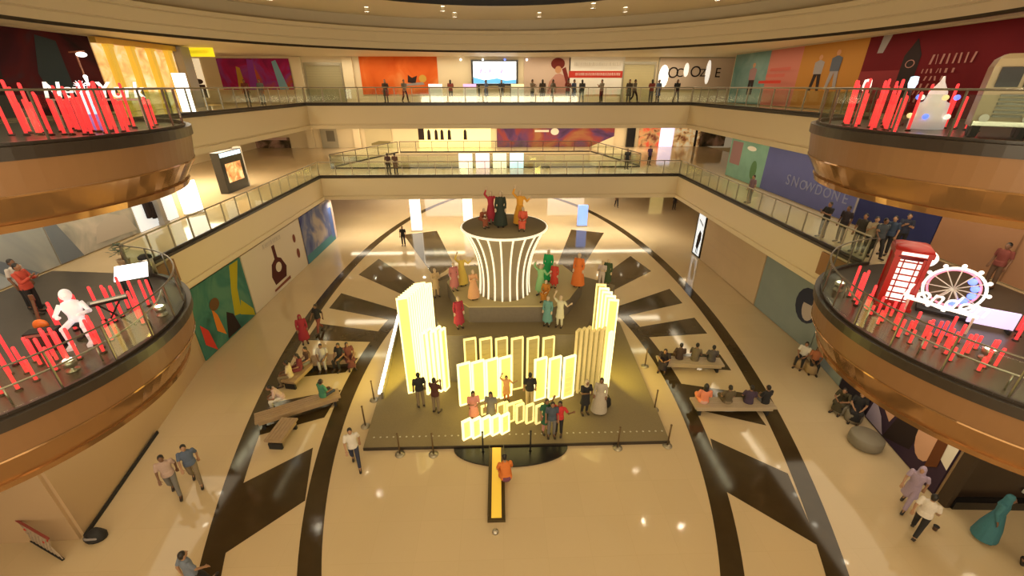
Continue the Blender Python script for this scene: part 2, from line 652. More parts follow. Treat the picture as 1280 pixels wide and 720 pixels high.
# dark skirting at the foot of the lower left wall and the corner
M = MB()
M.bar((-11.78, 8.16, 0.06), (-12.62, 12.2, 0.06), 0.04, 0.12)
struct('baseboard_left', M, BLACKM)

# ---- ring of the third level and the ceiling with its oculus
RC = (-0.3, 16.5)


def ring_face(M, prof, n=96):
    rows = []
    for r, z in prof:
        rows.append([M.bm.verts.new((RC[0] + r * math.cos(2 * PI * k / n), RC[1] + r * math.sin(2 * PI * k / n), z)) for k in range(n)])
    for i in range(len(prof) - 1):
        for k in range(n):
            f = M._face([rows[i][k], rows[i][(k + 1) % n], rows[i + 1][(k + 1) % n], rows[i + 1][k]])
    return M


struct('ceiling_gallery', ring_face(MB(), [(16.45, Z3B + 0.04), (40, Z3B + 0.04)]), SOFFIT)
struct('trim_ring_edge', ring_face(MB(), [(16.42, Z3B + 0.09), (16.36, Z3B - 0.03), (16.50, Z3B - 0.03), (16.55, Z3B + 0.05)]), DARKLINE)  # dark band along the lower edge of the ring
struct('trim_ring', ring_face(MB(), [(16.42, Z3B + 0.06), (16.44, Z3B + 0.42), (16.50, Z3B + 0.44), (16.50, Z3B + 0.48), (16.46, Z3B + 0.5), (16.50, Z3B + 0.98), (16.56, Z3B + 1.0), (16.56, Z3B + 1.04), (16.5, Z3B + 1.06), (16.52, Z3T)]), RING)
struct('ceiling', ring_face(MB(), [(17.6, Z3T + 0.75), (17.2, Z3T + 0.72), (15.5, Z3T + 0.50), (9.3, Z3T + 0.38)]), RING)
struct('ceiling_cove', ring_face(MB(), [(16.52, Z3T), (17.6, Z3T + 0.02), (17.6, Z3T + 0.75)]), RING)
struct('trim_oculus', ring_face(MB(), [(9.3, Z3T + 0.36), (9.2, Z3T + 0.36), (9.2, Z3T + 0.50), (9.0, Z3T + 2.4)]), BLACKM)

# ---- downlights, set into the ceiling and into the soffit of the second gallery
DL = thing('downlight', 'small round recessed downlight in a row under the gallery soffit', 'light', (15.9, 12, Z2B), 0, 'recessed downlights')
b = MB()
b.m(RING).lathe([(0.125, -0.10), (0.14, -0.10), (0.14, 0.0)], n=20, caps=False)
b.m(BLACKM).lathe([(0.125, -0.10), (0.125, 0.0)], n=20, caps=False)
b.build('trim_ring', None, DL)
b = MB()
b.lathe([(0.005, -0.004), (0.105, -0.004), (0.105, 0.004), (0.005, 0.004)], n=20)
b.build('lens', LENS, DL)
spots = []
for i in range(12):
    spots += [(15.9, 12.6 + i * 1.75, Z2B + 0.018), (-15.3, 12.6 + i * 1.75, Z2B + 0.018)]
spots += [(12.0, 13.0, 3.495), (11.85, 11.6, 3.495), (11.75, 10.3, 3.495), (11.9, 8.9, 3.495), (-11.25, 11.0, 3.495), (-11.35, 9.7, 3.495), (-11.5, 12.4, 3.495), (-11.8, 8.4, 3.495)]
n_sof = len(spots)
for i in range(16):
    a = 2 * PI * i / 16 + 0.17
    spots.append((RC[0] + 12.4 * math.cos(a), RC[1] + 12.4 * math.sin(a), Z3T + 0.43))
for i in range(8):
    a = 2 * PI * i / 8 + 0.25
    spots.append((RC[0] + 10.1 * math.cos(a), RC[1] + 10.1 * math.sin(a), Z3T + 0.385))
n_ceil = len(spots)
for i in range(13):
    for yy in (34.0, 36.1):
        spots.append((-13.0 + i * 2.15, yy, Z1B + 0.018))
for i in range(11):
    spots.append((-12.5 + i * 2.4, 47.2, Z1 - 1.2))
for i, p in enumerate(spots):
    o = DL if i == 0 else copy_tree(DL)
    o.location = p
    if i >= n_ceil:
        o['label'] = 'small round recessed downlight under the far gallery, above the ground floor'
        o['group'] = 'far downlights'
        area('downlight_beam', (p[0], p[1], p[2] - 0.02), 0.17, 0.17, 62, (1, 0.88, 0.66), shape='DISK')
    elif i >= n_sof:
        o.scale = (1, 1, 1.9)
        o['label'] = 'small round recessed downlight in the ceiling around the round opening'
        o['group'] = 'ceiling downlights'
        area('downlight_beam', (p[0], p[1], p[2] - 0.02), 0.17, 0.17, 30, (1, 0.86, 0.6), shape='DISK', spread=2.2)


# ------------------------------------------------------------------ glass railings
def railing(label, pts, z, hgt=1.08, step=1.25, group=None, postm=POST, thin=1.0):
    """pts: plan polyline; posts, panes, handrail and base channel are parts"""
    root = thing('glass_railing', label, 'railing', (pts[0][0], pts[0][1], z), 0, group)
    org = Vector((pts[0][0], pts[0][1], 0))
    # resample
    P = [Vector((p[0], p[1], 0)) - org for p in pts]
    seg = [(P[i + 1] - P[i]).length for i in range(len(P) - 1)]
    total = sum(seg)
    n = max(1, round(total / step))
    q = []
    for k in range(n + 1):
        s = total * k / n
        for i, L_ in enumerate(seg):
            if s <= L_ + 1e-6 or i == len(seg) - 1:
                q.append(P[i] + (P[i + 1] - P[i]) * min(1, s / L_))
                break
            s -= L_
    up_ = Vector((0, 0, hgt))
    MB().tube([p + up_ for p in P], 0.035 * thin, 8).build('handrail', postm, root)
    ch = MB()
    for a, b_ in zip(P[:-1], P[1:]):
        ch.bar(a + Vector((0, 0, 0.06)), b_ + Vector((0, 0, 0.06)), 0.07, 0.12)
    ch.build('base_channel', DARKLINE, root)
    for p in q:
        MB().box((p.x, p.y, hgt / 2), (0.05 * thin, 0.05 * thin, hgt)).build('post', postm, root)
    for a, b_ in zip(q[:-1], q[1:]):
        d = (b_ - a).normalized() * 0.05
        MB().bar(a + d + Vector((0, 0, 0.14 + (hgt - 0.24) / 2)), b_ - d + Vector((0, 0, 0.14 + (hgt - 0.24) / 2)), 0.014, hgt - 0.24).build('glass_pane', GLASS, root)
    return root


railing('long glass railing along the left edge of the middle gallery', [(XL - 0.05, 14.9), (XL - 0.05, YB)], Z1)
railing('long glass railing along the right edge of the middle gallery', [(XR + 0.05, YB), (XR + 0.05, 14.9)], Z1)
railing('glass railing along the far edge of the middle gallery, above the drum', [(XL, YB + 0.05), (XR, YB + 0.05)], Z1)
railing('glass railing along the left edge of the top gallery', [(XL - 0.05, 17.2), (XL - 0.05, YB)], Z2)
railing('glass railing along the right edge of the top gallery', [(XR + 0.05, YB), (XR + 0.05, 17.2)], Z2)
railing('glass railing along the far edge of the top gallery, below the screen', [(XL, YB + 0.05), (XR, YB + 0.05)], Z2)


def brail(c, side, z, label, BR=BR):
    a0, a1 = (-1.1, 1.42) if side < 0 else (PI + 1.1, PI - 1.42)
    railing(label, arc_pts(c, BR - 0.12, a0, a1, 40), z + 0.01, 1.08, 1.15, postm=mat('balcony_rail_steel', (0.22, 0.20, 0.16), 0.3, metal=0.7), thin=0.7)


brail(BUL_L, -1, Z1, 'curved glass railing around the lower left rounded balcony')
brail(BUL_R, 1, Z1, 'curved glass railing around the lower right rounded balcony')
brail(BUL2_L, -1, Z2, 'curved glass railing around the upper left rounded balcony', BR2)
brail(BUL2_R, 1, Z2, 'curved glass railing around the upper right rounded balcony', BR2)
# second opening of the middle gallery
railing('glass railing on the near side of the second opening, behind the middle gallery', [(-14.0, 36.75), (12.0, 36.75)], Z1, step=1.6)
railing('glass railing on the far side of the second opening, below the distant shops', [(-10.2, 46.3), (9.6, 46.3)], Z1, step=1.6, postm=DARKLINE)
railing('slanting glass railing on the left of the second opening', [(-14.1, 37.2), (-10.4, 46.2)], Z1, step=1.6, postm=DARKLINE)
railing('slanting glass railing on the right of the second opening', [(9.7, 46.2), (12.1, 37.2)], Z1, step=1.6, postm=DARKLINE)

# ------------------------------------------------------------------ the stage in the middle of the floor
ST = thing('stage', 'grey carpeted stage with two stepped tiers in the middle of the floor', 'stage', (0.5, 15, 0))


def off(pts, o=(0.5, 15)):
    return [(p[0] - o[0], p[1] - o[1]) for p in pts]


DK = 0.12
M = MB()
M.prism(off([(-4.85, 11.15), (5.95, 11.15), (6.35, 19.5), (5.2, 22.5), (-4.2, 22.5), (-5.3, 19.5)]), 0.0, DK)
M.build('carpet_deck', CARPET, ST)
M = MB()
M.bar((-4.85 - .5, 11.13 - 15, 0.059), (5.95 - .5, 11.13 - 15, 0.059), 0.03, 0.118)
M.build('front_edge', DARKLINE, ST)
M = MB()
for k in range(46):
    M.lathe([(0.045, DK - .01), (0.035, DK + 0.003), (0.004, DK + 0.004)], c=(-5.1 + k * 0.232, 11.62 - 15), n=8)
M.build('stud_row', mat('stud_pale', (0.5, 0.47, 0.36), 0.4), ST)
# the light the yellow panels throw on the stage
area('left_panel_light', (-4.05, 15.0, 1.6), 2.6, 2.4, 140, (1, 0.78, 0.12), rot=(PI / 2, 0, math.radians(65)))
area('right_panel_light', (4.65, 14.6, 1.6), 2.0, 2.4, 90, (1, 0.78, 0.12), rot=(PI / 2, 0, math.radians(-65)))
area('front_panel_light', (0.6, 12.9, 1.5), 4.0, 1.6, 40, (1, 0.8, 0.2), rot=(PI / 3, 0, PI))
T1Z, T2Z = 2.4, 3.2
low = [(-2.3, 14.75), (3.25, 14.65), (3.7, 15.5), (5.8, 19.3), (4.2, 20.6), (-2.6, 20.6), (-3.9, 19.4)]
PF = thing('tiered_platform', 'two-tiered grey platform standing on the stage under the drum', 'platform', (0.5, 15, 0))
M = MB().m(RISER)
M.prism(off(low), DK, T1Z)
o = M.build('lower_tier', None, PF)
M = MB()
M.prism(off([(p[0], p[1]) for p in low]), T1Z, T1Z + 0.02)
M.build('lower_tier_carpet', CARPET, PF)
up2 = [(-1.32, 15.75), (2.28, 15.7), (3.0, 16.4), (3.9, 18.2), (3.2, 20.2), (-1.8, 20.2), (-2.5, 18.3), (-1.9, 16.5)]
M = MB()
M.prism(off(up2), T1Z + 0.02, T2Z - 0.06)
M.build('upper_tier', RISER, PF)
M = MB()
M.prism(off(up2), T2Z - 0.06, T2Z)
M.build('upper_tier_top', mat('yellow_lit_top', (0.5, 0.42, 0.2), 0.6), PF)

# flared drum with white light ribs
DC = (0.2, 17.25)
DR = thing('drum_pedestal', 'tall waisted drum with pale light ribs and a dark round top, on the stage', 'pedestal', (DC[0], DC[1], T2Z))
prof = []
for i in range(13):
    t = i / 12
    r = 1.02 + 0.10 * (1 - t) ** 3 - 0.02 + 0.72 * t ** 2.6
    prof.append((r, 2.98 * t))
M = MB()
M.lathe(prof, n=48)
M.build('drum_body', mat('drum_grey', (0.30, 0.25, 0.17), 0.45), DR)
NR = 21
for k in range(NR):
    a = 2 * PI * k / NR + 0.12
    M = MB()
    M.tube([((r + 0.02) * math.cos(a), (r + 0.02) * math.sin(a), z) for r, z in prof], 0.038, 6)
    M.build('light_rib', mat('rib_light', (1, 0.95, 0.8), 0.4, emit=0.75, ecol=(1, 0.88, 0.62)), DR)
M = MB()
M.lathe([(0.02, 2.98), (1.78, 2.98), (1.80, 3.03), (0.02, 3.06)], n=48)
M.build('drum_top', CARPET, DR)
M = MB()
M.tube([(1.79 * math.cos(2 * PI * k / 48), 1.79 * math.sin(2 * PI * k / 48), 2.99) for k in range(48)], 0.05, 6, closed=True)
M.build('top_rim', mat('rib_light', (1, 0.95, 0.8)), DR)

# black glossy half-round apron and the yellow runway in front of the stage
M = MB()
M.prism([(-1.7, 11.1)] + [(0.3 + 2.0 * math.cos(PI + PI * i / 24), 11.1 + 0.85 * math.sin(PI + PI * i / 24)) for i in range(25)], 0.0, 0.05)
tag(M.build('apron_step', BLACK), 'black glossy half-round step at the foot of the stage front', 'step')
RW = thing('runway', 'narrow yellow runway with dark edges running out from the stage front', 'runway', (-0.2, 9.6, 0))
M = MB()
M.box((0, 0.05, 0.05), (0.52, 2.75, 0.10))
M.build('dark_base', mat('runway_dark_edge', (0.06, 0.04, 0.012), 0.35), RW)
MB().box((0, 0.08, 0.11), (0.30, 2.66, 0.03)).build('yellow_top', mat('runway_yellow', (0.95, 0.62, 0.06), 0.35, emit=0.25, ecol=(1, .7, .1)), RW)
for s in (-1, 1):
    MB().bar((s * 0.24, -1.32, 0.32), (s * 0.24, 1.3, 0.32), 0.03, 0.05).build('side_rail', mat('runway_dark_edge', ()) if False else MATS['runway_dark_edge'], RW)
M = MB()
M.lathe([(0.02, 0), (0.10, 0), (0.08, 0.06), (0.02, 0.09)], c=(-0.03, -1.62), n=14)
M.build('end_spot', STEEL, RW)


# glowing light panels
def light_panel(label, pos, w, h, rz, lit, group):
    e, f = (PANEL_EDGE, PANEL_FACE) if lit else (PANEL_EDGE_R if lit is None else PANEL_EDGE_D, PANEL_FACE_D)
    key = (round(w, 2), round(h, 2), lit)
    if key in light_panel.cache:
        r = copy_tree(light_panel.cache[key])
    else:
        r = thing('light_box', label, 'light box', (0, 0, 0), 0, group)
        M = MB()
        d = 0.10
        t = 0.055
        M.box((-w / 2 + t / 2, 0, h / 2), (t, d, h)).box((w / 2 - t / 2, 0, h / 2), (t, d, h))
        M.box((0, 0, t / 2), (w - 2 * t, d, t)).box((0, 0, h - t / 2), (w - 2 * t, d, t))
        M.build('frame', e, r)
        M = MB()
        M.box((0, 0, h / 2), (w - 2 * t, 0.03, h - 2 * t))
        for k in range(1, int(h / 0.25)):
            M.box((0, -0.02, k * 0.25), (w - 2 * t, 0.012, 0.012))
        M.build('mesh_sheet', f, r)
        light_panel.cache[key] = r
    r.location = pos
    r.rotation_euler = (0, 0, rz)
    tag(r, label, 'light box', group)
    return r


light_panel.cache = {}
for i in range(4):
    light_panel('bright yellow light panel in the row of four, front left of the stage', (-1.42 + 0.53 * i, 13.30 + 0.13 * i, DK), 0.52, 1.95, 0.42, True, 'front left light panels')
for i in range(3):
    light_panel('bright yellow light panel in the row of three, front right of the stage', (1.52 + 0.57 * i, 13.50 + 0.05 * i, DK), 0.54, 1.98, 0.42, True, 'front right light panels')
for i in range(6):
    light_panel('dim outlined light panel in the row of six against the lower tier', (-1.22 + 0.62 * i, 14.18, DK), 0.50, 2.5, 0.30, False, 'back row of dim light panels')
for i in range(5):
    light_panel('knee-high bright light panel at the very front edge of the stage', (-1.25 + 0.34 * i, 11.48 + 0.06 * i, DK), 0.36, 0.85, 0.6, True, 'low front light panels')
for i in range(5):
    light_panel('small dim outlined panel just behind the low bright ones', (-0.05 + 0.36 * i, 12.30 - 0.03 * i, DK), 0.34, 0.85, 0.5, False, 'small outlined panels')
for i in range(3):
    light_panel('short dim frame lying behind the small outlined panels', (-0.55 + 0.55 * i, 12.75 + .06 * i, DK), 0.52, 0.42, 0.4, False, 'short frames')
# left cluster: a tall stepped back row and a lower front row
for i in range(12):
    t = i / 11
    light_panel('tall bright light panel in the stepped cluster on the left of the stage', (-3.62 + 0.58 * t, 14.1 + 1.75 * t, DK), 0.46, 4.35 if i < 9 else 4.1, 0.35, True, 'tall left light panels')
for i in range(5):
    light_panel('shorter bright light panel in front of the tall left cluster', (-2.95 + 0.17 * i, 14.05 + 0.05 * i, DK), 0.34, 3.0 if i % 2 else 2.9, 1.1, True, 'shorter left light panels')
# right cluster
for i in range(5):
    t = i / 4
    light_panel('tall lit panel in the cluster on the right of the stage', (3.95 + 0.35 * t, 14.95 - 0.7 * t, DK), 0.40, 4.4 - 0.08 * i, -0.2, i > 0, 'tall right light panels')
for i in range(6):
    light_panel('dim tall panel in front of the right cluster', (2.98 + 0.19 * i, 13.95 - 0.02 * i, DK), 0.30, 2.95 + 0.06 * (i % 3), 0.95, None, 'dim right light panels')
light_panel('narrow bright panel at the outer end of the right cluster', (4.22, 13.85, DK), 0.2, 2.9, 0.8, True, None)
# low light strip along the left side of the stage
LSx = thing('light_strip', 'long low white light strip along the left side of the stage', 'light', (-5.35, 17.0, DK))
MB().bar((0.55, -3.3, 0.16), (-0.05, 3.2, 0.16), 0.10, 0.3).build('housing', RISER, LSx)
M = MB()
for i in range(14):
    a = i / 14
    M.bar((0.48 - 0.6 * a, -3.3 + 6.5 * a, 0.30), (0.48 - 0.6 * (a + 0.055), -3.3 + 6.5 * (a + 0.055), 0.30), 0.14, 0.12)
M.build('light_bars', WGLOW, LSx)

# ------------------------------------------------------------------ red light tubes on the four balconies
TB = thing('red_light_tube', 'glowing red light tube standing upright on the lower left balcony', 'light tube', (0, 0, 0), 0, 'red tubes')
M = MB()
M.lathe([(0.07, 0), (0.07, 0.03), (0.035, 0.05)], n=12)
M.build('foot', REDBASE, TB)
M = MB()
M.lathe([(0.036, 0.03), (0.036, 0.97), (0.024, 1.0), (0.004, 1.003)], n=10)
M.build('tube', REDTUBE, TB)
first = [True]
rt_rng = random.Random(3)


def tubes(pts, label, group):
    for x, y, z, h in pts:
        o = TB if first[0] else copy_tree(TB)
        first[0] = False
        o.location = (x, y, z)
        o.scale = (1, 1, h)
        tag(o, label, 'light tube', group)


def scatter(c, n, r0, r1, a0, a1, z, h0, h1, avoid=()):
    out = []
    tries = 0
    while len(out) < n and tries < 6000:
        tries += 1
        a = a0 + (a1 - a0) * rt_rng.random()
        r = r0 + (r1 - r0) * rt_rng.random()
        x, y = c[0] + r * math.cos(a), c[1] + r * math.sin(a)
        if any((x - p[0]) ** 2 + (y - p[1]) ** 2 < 0.24 ** 2 for p in out):
            continue
        if any((x - q[0]) ** 2 + (y - q[1]) ** 2 < q[2] ** 2 for q in avoid):
            continue
        out.append((x, y, z, h0 + (h1 - h0) * rt_rng.random()))
    return out


tubes(scatter((-14.3, 9.9), 52, 2.0, 4.2, -0.75, 0.75, Z1 + 0.013, 0.5, 1.15, [(-11.3, 10.3, 0.6), (-13.1, 11.9, 1.2), (-11.0, 9.6, .35), (-10.9, 10.75, .45), (-11.95, 9.8, .55), (-12.05, 13.15, .8)]), 'glowing red light tube standing upright on the lower left balcony', 'red tubes on the lower left balcony')
tubes(scatter((14.9, 9.9), 36, 2.5, 4.1, PI - 0.75, PI + 0.55, Z1 + 0.013, 0.3, 0.68, [(12.2, 11.6, 0.9), (13.3, 10.8, 1.2), (12.6, 10.4, .7), (13.9, 10.3, .8)]), 'glowing red light tube standing upright on the lower right balcony', 'red tubes on the lower right balcony')
tubes([(11.12, 11.45, Z1 + .013, 1.2), (11.3, 11.75, Z1 + .013, 1.0), (11.22, 11.15, Z1 + .013, .85), (11.36, 12.05, Z1 + .013, 1.1), (13.9, 9.35, Z1 + .013, .8), (14.2, 9.55, Z1 + .013, .9), (14.45, 9.8, Z1 + .013, .95)], 'glowing red light tube standing upright on the lower right balcony', 'red tubes on the lower right balcony')
tubes(scatter((-14.3, 11.9), 40, 1.6, 4.7, -0.05, 0.85, Z2 + 0.013, 0.75, 1.3, [(-11.5, 13.4, 0.35)]), 'glowing red light tube standing upright on the upper left balcony', 'red tubes on the upper left balcony')
tubes(scatter((14.9, 11.9), 34, 1.6, 4.6, PI - 0.95, PI + 0.05, Z2 + 0.013, 0.75, 1.35, [(12.6, 13.1, 0.7), (12.2, 10.9, 1.6)]), 'glowing red light tube standing upright on the upper right balcony', 'red tubes on the upper right balcony')

# ------------------------------------------------------------------ lower right balcony: telephone box, letters, wheel
RED = mat('telephone_box_red', (0.42, 0.022, 0.018), 0.3)
TBX = thing('telephone_box', 'red telephone box with white lit panes, on the lower right balcony', 'telephone box', (12.3, 11.55, Z1 + 0.013), -0.62)
TBX.scale = (0.88, 0.88, 0.84)
w = 0.92
MB().box((0, 0, 0.06), (1.02, 1.02, 0.12)).build('plinth', RED, TBX)
M = MB()
for sx in (-1, 1):
    for sy in (-1, 1):
        M.box((sx * 0.42, sy * 0.42, 1.08), (0.10, 0.10, 1.95))
M.build('corner_posts', RED, TBX)
M = MB()
M.box((0.40, 0.02, 1.05), (0.05, 0.74, 1.88)).box((-0.40, 0.0, 1.05), (0.05, 0.74, 1.88)).box((0, 0.40, 1.05), (0.74, 0.05, 1.88))
M.build('side_panels', RED, TBX)
dr = MB()
dr.box((-0.33, -0.42, 1.05), (0.08, 0.06, 1.86)).box((0.33, -0.42, 1.05), (0.08, 0.06, 1.86)).box((0, -0.42, 0.2), (0.6, 0.06, 0.2))
for k in range(7):
    dr.box((0, -0.42, 0.40 + k * 0.235), (0.6, 0.05, 0.05))
dr.box((-0.18, -0.42, 1.1), (0.035, 0.05, 1.6)).box((0.18, -0.42, 1.1), (0.035, 0.05, 1.6))
dro = dr.build('door', RED, TBX)
MB().box((0, -0.40, 1.10), (0.60, 0.02, 1.55)).build('lit_panes', WGLOW_S, dro)
M = MB()
M.box((0, 0, 2.13), (1.02, 1.02, 0.18))
M.build('head_band', RED, TBX)
MB().box((0, -0.517, 2.13), (0.66, 0.02, 0.10)).build('sign_strip', WGLOW_S, TBX)
M = MB()
M.loft([(2.22, 0.70, 0.70, 0, 0), (2.30, 0.66, 0.66, 0, 0), (2.38, 0.45, 0.45, 0, 0), (2.42, 0.1, 0.1, 0, 0)], 4)
ob = M.build('domed_roof', RED, TBX)
ob.rotation_euler = (0, 0, PI / 4)

LD = thing('letter_sign', 'white script letters on a bar in front of the telephone box', 'sign', (12.5, 10.3, Z1 + 0.013), -0.99)
MB().box((0, 0, 0.55), (1.55, 0.08, 0.07)).build('base_bar', WGLOW_S, LD)
for s in (-0.7, 0.7):
    MB().box((s, 0, 0.26), (0.05, 0.05, 0.52)).build('leg', WHITE, LD)
o = lettering('London', 0.58, WGLOW_S, depth=0.07, shear=0.25)
o.parent = LD
o.rotation_euler = (PI / 2, 0, 0)
o.location = (0, 0, 0.76)

WH = thing('observation_wheel', 'model observation wheel with white rim and blue lights behind the script letters', 'model', (13.35, 10.9, Z1 + 0.013), -0.75)
WH.scale = (0.8, 0.8, 0.8)
MB().box((0, 0, 0.06), (1.5, 0.7, 0.12)).build('base', BLACKM, WH)
cz = 1.02
MB().tube([(0.82 * math.cos(2 * PI * k / 36), -0.07, cz + 0.82 * math.sin(2 * PI * k / 36)) for k in range(36)], 0.045, 8, closed=True).build('rim', WGLOW_S, WH)
MB().tube([(0.70 * math.cos(2 * PI * k / 36), 0.09, cz + 0.70 * math.sin(2 * PI * k / 36)) for k in range(36)], 0.035, 8, closed=True).build('inner_rim', mat('pink_light', (1, 0.2, 0.3), emit=1.2, ecol=(1, 0.25, 0.35)), WH)
M = MB()
for k in range(12):
    a = 2 * PI * k / 12
    M.cone((0, 0, cz), (0.8 * math.cos(a), -0.05, cz + 0.8 * math.sin(a)), 0.022, 0.018, 6)
M.build('spokes', WHITE, WH)
M = MB()
for k in (9, 10, 11, 0, 1):
    a = 2 * PI * (k + 0.5) / 12
    M.ball((0.55 * math.cos(a), 0.02, cz + 0.55 * math.sin(a)), (0.13, 0.05, 0.13), 8, 6)
M.build('blue_lights', BLUEGLOW, WH)
for k in range(12):
    a = 2 * PI * k / 12
    M = MB()
    M.ball((0.92 * math.cos(a), -0.07, cz + 0.92 * math.sin(a)), 0.075, 8, 6)
    M.build('cabin', WGLOW_S, WH)
for s in (-1, 1):
    M = MB()
    M.cone((s * 0.55, 0.15, 0.1), (0, 0.12, cz), 0.045, 0.035, 8)
    M.build('support_leg', WHITE, WH)
RBW = thing('white_ornament', 'white glowing rounded ornament between the telephone box and the wheel', 'ornament', (13.6, 12.25, Z1 + 0.013))
M = MB()
M.lathe([(0.30, 0), (0.30, 0.1), (0.12, 0.2), (0.10, 0.9), (0.16, 1.0)], n=16)
M.build('stem', WHITE, RBW)
M = MB()
M.ball((0, 0, 1.25), (0.30, 0.30, 0.27), 16, 10)
M.build('globe', WGLOW_S, RBW)
BD = thing('bunting_board', 'pale violet lit board at the foot of the wheel', 'board', (13.75, 9.95, Z1 + 0.013), -0.6)
M = MB()
M.box((0, 0, 0.36), (0.95, 0.06, 0.5))
M.build('board', mat('violet_light', (0.7, 0.6, 1), emit=0.8, ecol=(0.75, 0.68, 1)), BD)
for s in (-1, 1):
    MB().box((s * 0.4, 0, 0.06), (0.05, 0.3, 0.12)).build('leg', BLACKM, BD)


def rope_fence(c, r, a0, a1, z, label):
    """low curved barrier in front of a display"""
    pts = arc_pts(c, r, a0, a1, 24)
    R = thing('curved_barrier', label, 'barrier', (pts[0][0], pts[0][1], z))
    P = [(p[0] - pts[0][0], p[1] - pts[0][1]) for p in pts]
    MB().tube([(p[0], p[1], 0.42) for p in P], 0.025, 6).build('rail', STEEL, R)
    for k in range(0, 25, 6):
        M = MB()
        M.cone((P[k][0], P[k][1], 0), (P[k][0], P[k][1], 0.42), 0.02, 0.02, 8)
        M.build('post', STEEL, R)


rope_fence((14.9, 9.9), 4.32, PI - 0.5, PI + 1.0, Z1 + 0.013, 'low steel curved barrier in front of the red tubes, lower right balcony')
rope_fence((-14.3, 9.9), 4.4, -0.95, 0.6, Z1 + 0.013, 'low steel curved barrier in front of the red tubes, lower left balcony')

# ---- small floor spotlights on the balconies
SPL = thing('floor_spotlight', 'small lit floor spotlight on the lower right balcony edge', 'light', (12.2, 8.55, Z1 + 0.013))
M = MB()
M.lathe([(0.14, 0), (0.14, 0.04), (0.05, 0.06), (0.05, 0.12), (0.13, 0.14), (0.15, 0.30), (0.11, 0.30)], n=16)
M.build('housing', STEEL, SPL)
M = MB()
M.lathe([(0.11, 0.29), (0.09, 0.32), (0.01, 0.335)], n=16)
M.build('lens', mat('spot_lens', (1, 0.9, 0.6), emit=5, ecol=(1, 0.9, 0.62)), SPL)
for p, lb in (((-10.35, 8.75), 'small lit floor spotlight at the front of the lower left balcony'), ((-10.15, 11.5), 'small lit floor spotlight on the far side of the lower left balcony'), ((11.35, 12.55), 'small lit floor spotlight on the far side of the lower right balcony')):
    o = copy_tree(SPL)
    o.location = (p[0], p[1], Z1 + 0.013)
    o['label'] = lb

# ------------------------------------------------------------------ lower left balcony: white band figure, keyboard, board
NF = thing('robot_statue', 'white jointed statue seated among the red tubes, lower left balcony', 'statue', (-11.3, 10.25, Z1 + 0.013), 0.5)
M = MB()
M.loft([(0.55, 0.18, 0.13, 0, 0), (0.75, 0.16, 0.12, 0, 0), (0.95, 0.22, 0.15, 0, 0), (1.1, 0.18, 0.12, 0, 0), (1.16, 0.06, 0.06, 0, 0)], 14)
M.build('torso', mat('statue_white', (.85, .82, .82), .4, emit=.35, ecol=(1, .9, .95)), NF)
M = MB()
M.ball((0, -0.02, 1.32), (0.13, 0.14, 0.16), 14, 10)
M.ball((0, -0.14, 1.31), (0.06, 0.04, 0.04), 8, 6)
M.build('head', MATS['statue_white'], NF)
for s in (-1, 1):
    M = MB()
    M.cone((s * 0.2, 0, 1.06), (s * 0.34, -0.12, 0.82), 0.06, 0.05, 10).ball((s * 0.34, -0.12, 0.82), 0.055).cone((s * 0.34, -0.12, 0.82), (s * 0.2, -0.38, 0.86), 0.05, 0.04, 10).ball((s * 0.2, -0.4, 0.86), (0.06, 0.07, 0.04))
    M.build('arm', MATS['statue_white'], NF)
    M = MB()
    M.cone((s * 0.1, 0, 0.58), (s * 0.2, -0.45, 0.55), 0.085, 0.07, 10).ball((s * 0.2, -0.45, 0.55), 0.075).cone((s * 0.2, -0.45, 0.55), (s * 0.2, -0.42, 0.08), 0.065, 0.05, 10).box((s * 0.2, -0.5, 0.04), (0.11, 0.28, 0.08))
    M.build('leg', MATS['statue_white'], NF)
M = MB()
M.lathe([(0.2, 0), (0.2, 0.04), (0.06, 0.06), (0.06, 0.45), (0.22, 0.47), (0.22, 0.53)], n=16)
M.build('stool', BLACKM, NF)
KB = thing('keyboard_stand', 'black angled keyboard on a stand beside the white statue', 'keyboard', (-10.85, 10.8, Z1 + 0.013), 0.7)
M = MB()
M.box((0, 0, 0.86), (0.85, 0.30, 0.07))
M.build('keyboard', BLACK, KB)
MB().box((0.02, -0.06, 0.9), (0.74, 0.12, 0.02)).build('keys', WHITE, KB)
for s in (-1, 1):
    M = MB()
    M.bar((s * 0.35, -0.14, 0.0), (-s * 0.25, -0.02, 0.83), 0.035, 0.035)
    M.build('leg', BLACKM, KB)
DKT = thing('amplifier', 'black amplifier box tilted among the red tubes, front of the lower left balcony', 'amplifier', (-11.75, 9.72, Z1 + 0.013), 0.35)
M = MB()
M.box((0, 0, 0.3), (0.62, 0.34, 0.56))
M.build('cabinet', BLACKM, DKT)
MB().box((0, -0.18, 0.26), (0.54, 0.02, 0.42)).build('grille', mat('grille_grey', (0.06, 0.055, 0.05), 0.6), DKT)
MB().box((0, -0.18, 0.52), (0.54, 0.02, 0.07)).build('control_strip', STEEL, DKT)
SL = thing('light_table', 'white glowing slanted board near the back of the lower left balcony', 'board', (-12.05, 13.15, Z1 + 0.013), 0.55)
M = MB()
M.bar((0, -0.35, 0.62), (0, 0.35, 0.86), 0.85, 0.06)
M.build('glowing_top', WGLOW, SL)
for s in (-1, 1):
    MB().box((s * 0.3, 0, 0.35), (0.06, 0.3, 0.7)).build('leg', BLACKM, SL)
GT = thing('orange_guitar', 'orange guitar leaning among the red tubes, left of the white statue', 'guitar', (-12.05, 9.98, Z1 + 0.013), 0.3)
M = MB()
ORG = mat('guitar_orange', (0.85, 0.22, 0.04), 0.3)
M.ball((0, 0.02, 0.25), (0.22, 0.06, 0.22), 14, 8).ball((0, 0.05, 0.55), (0.17, 0.06, 0.17), 14, 8)
M.build('body', ORG, GT)
M = MB()
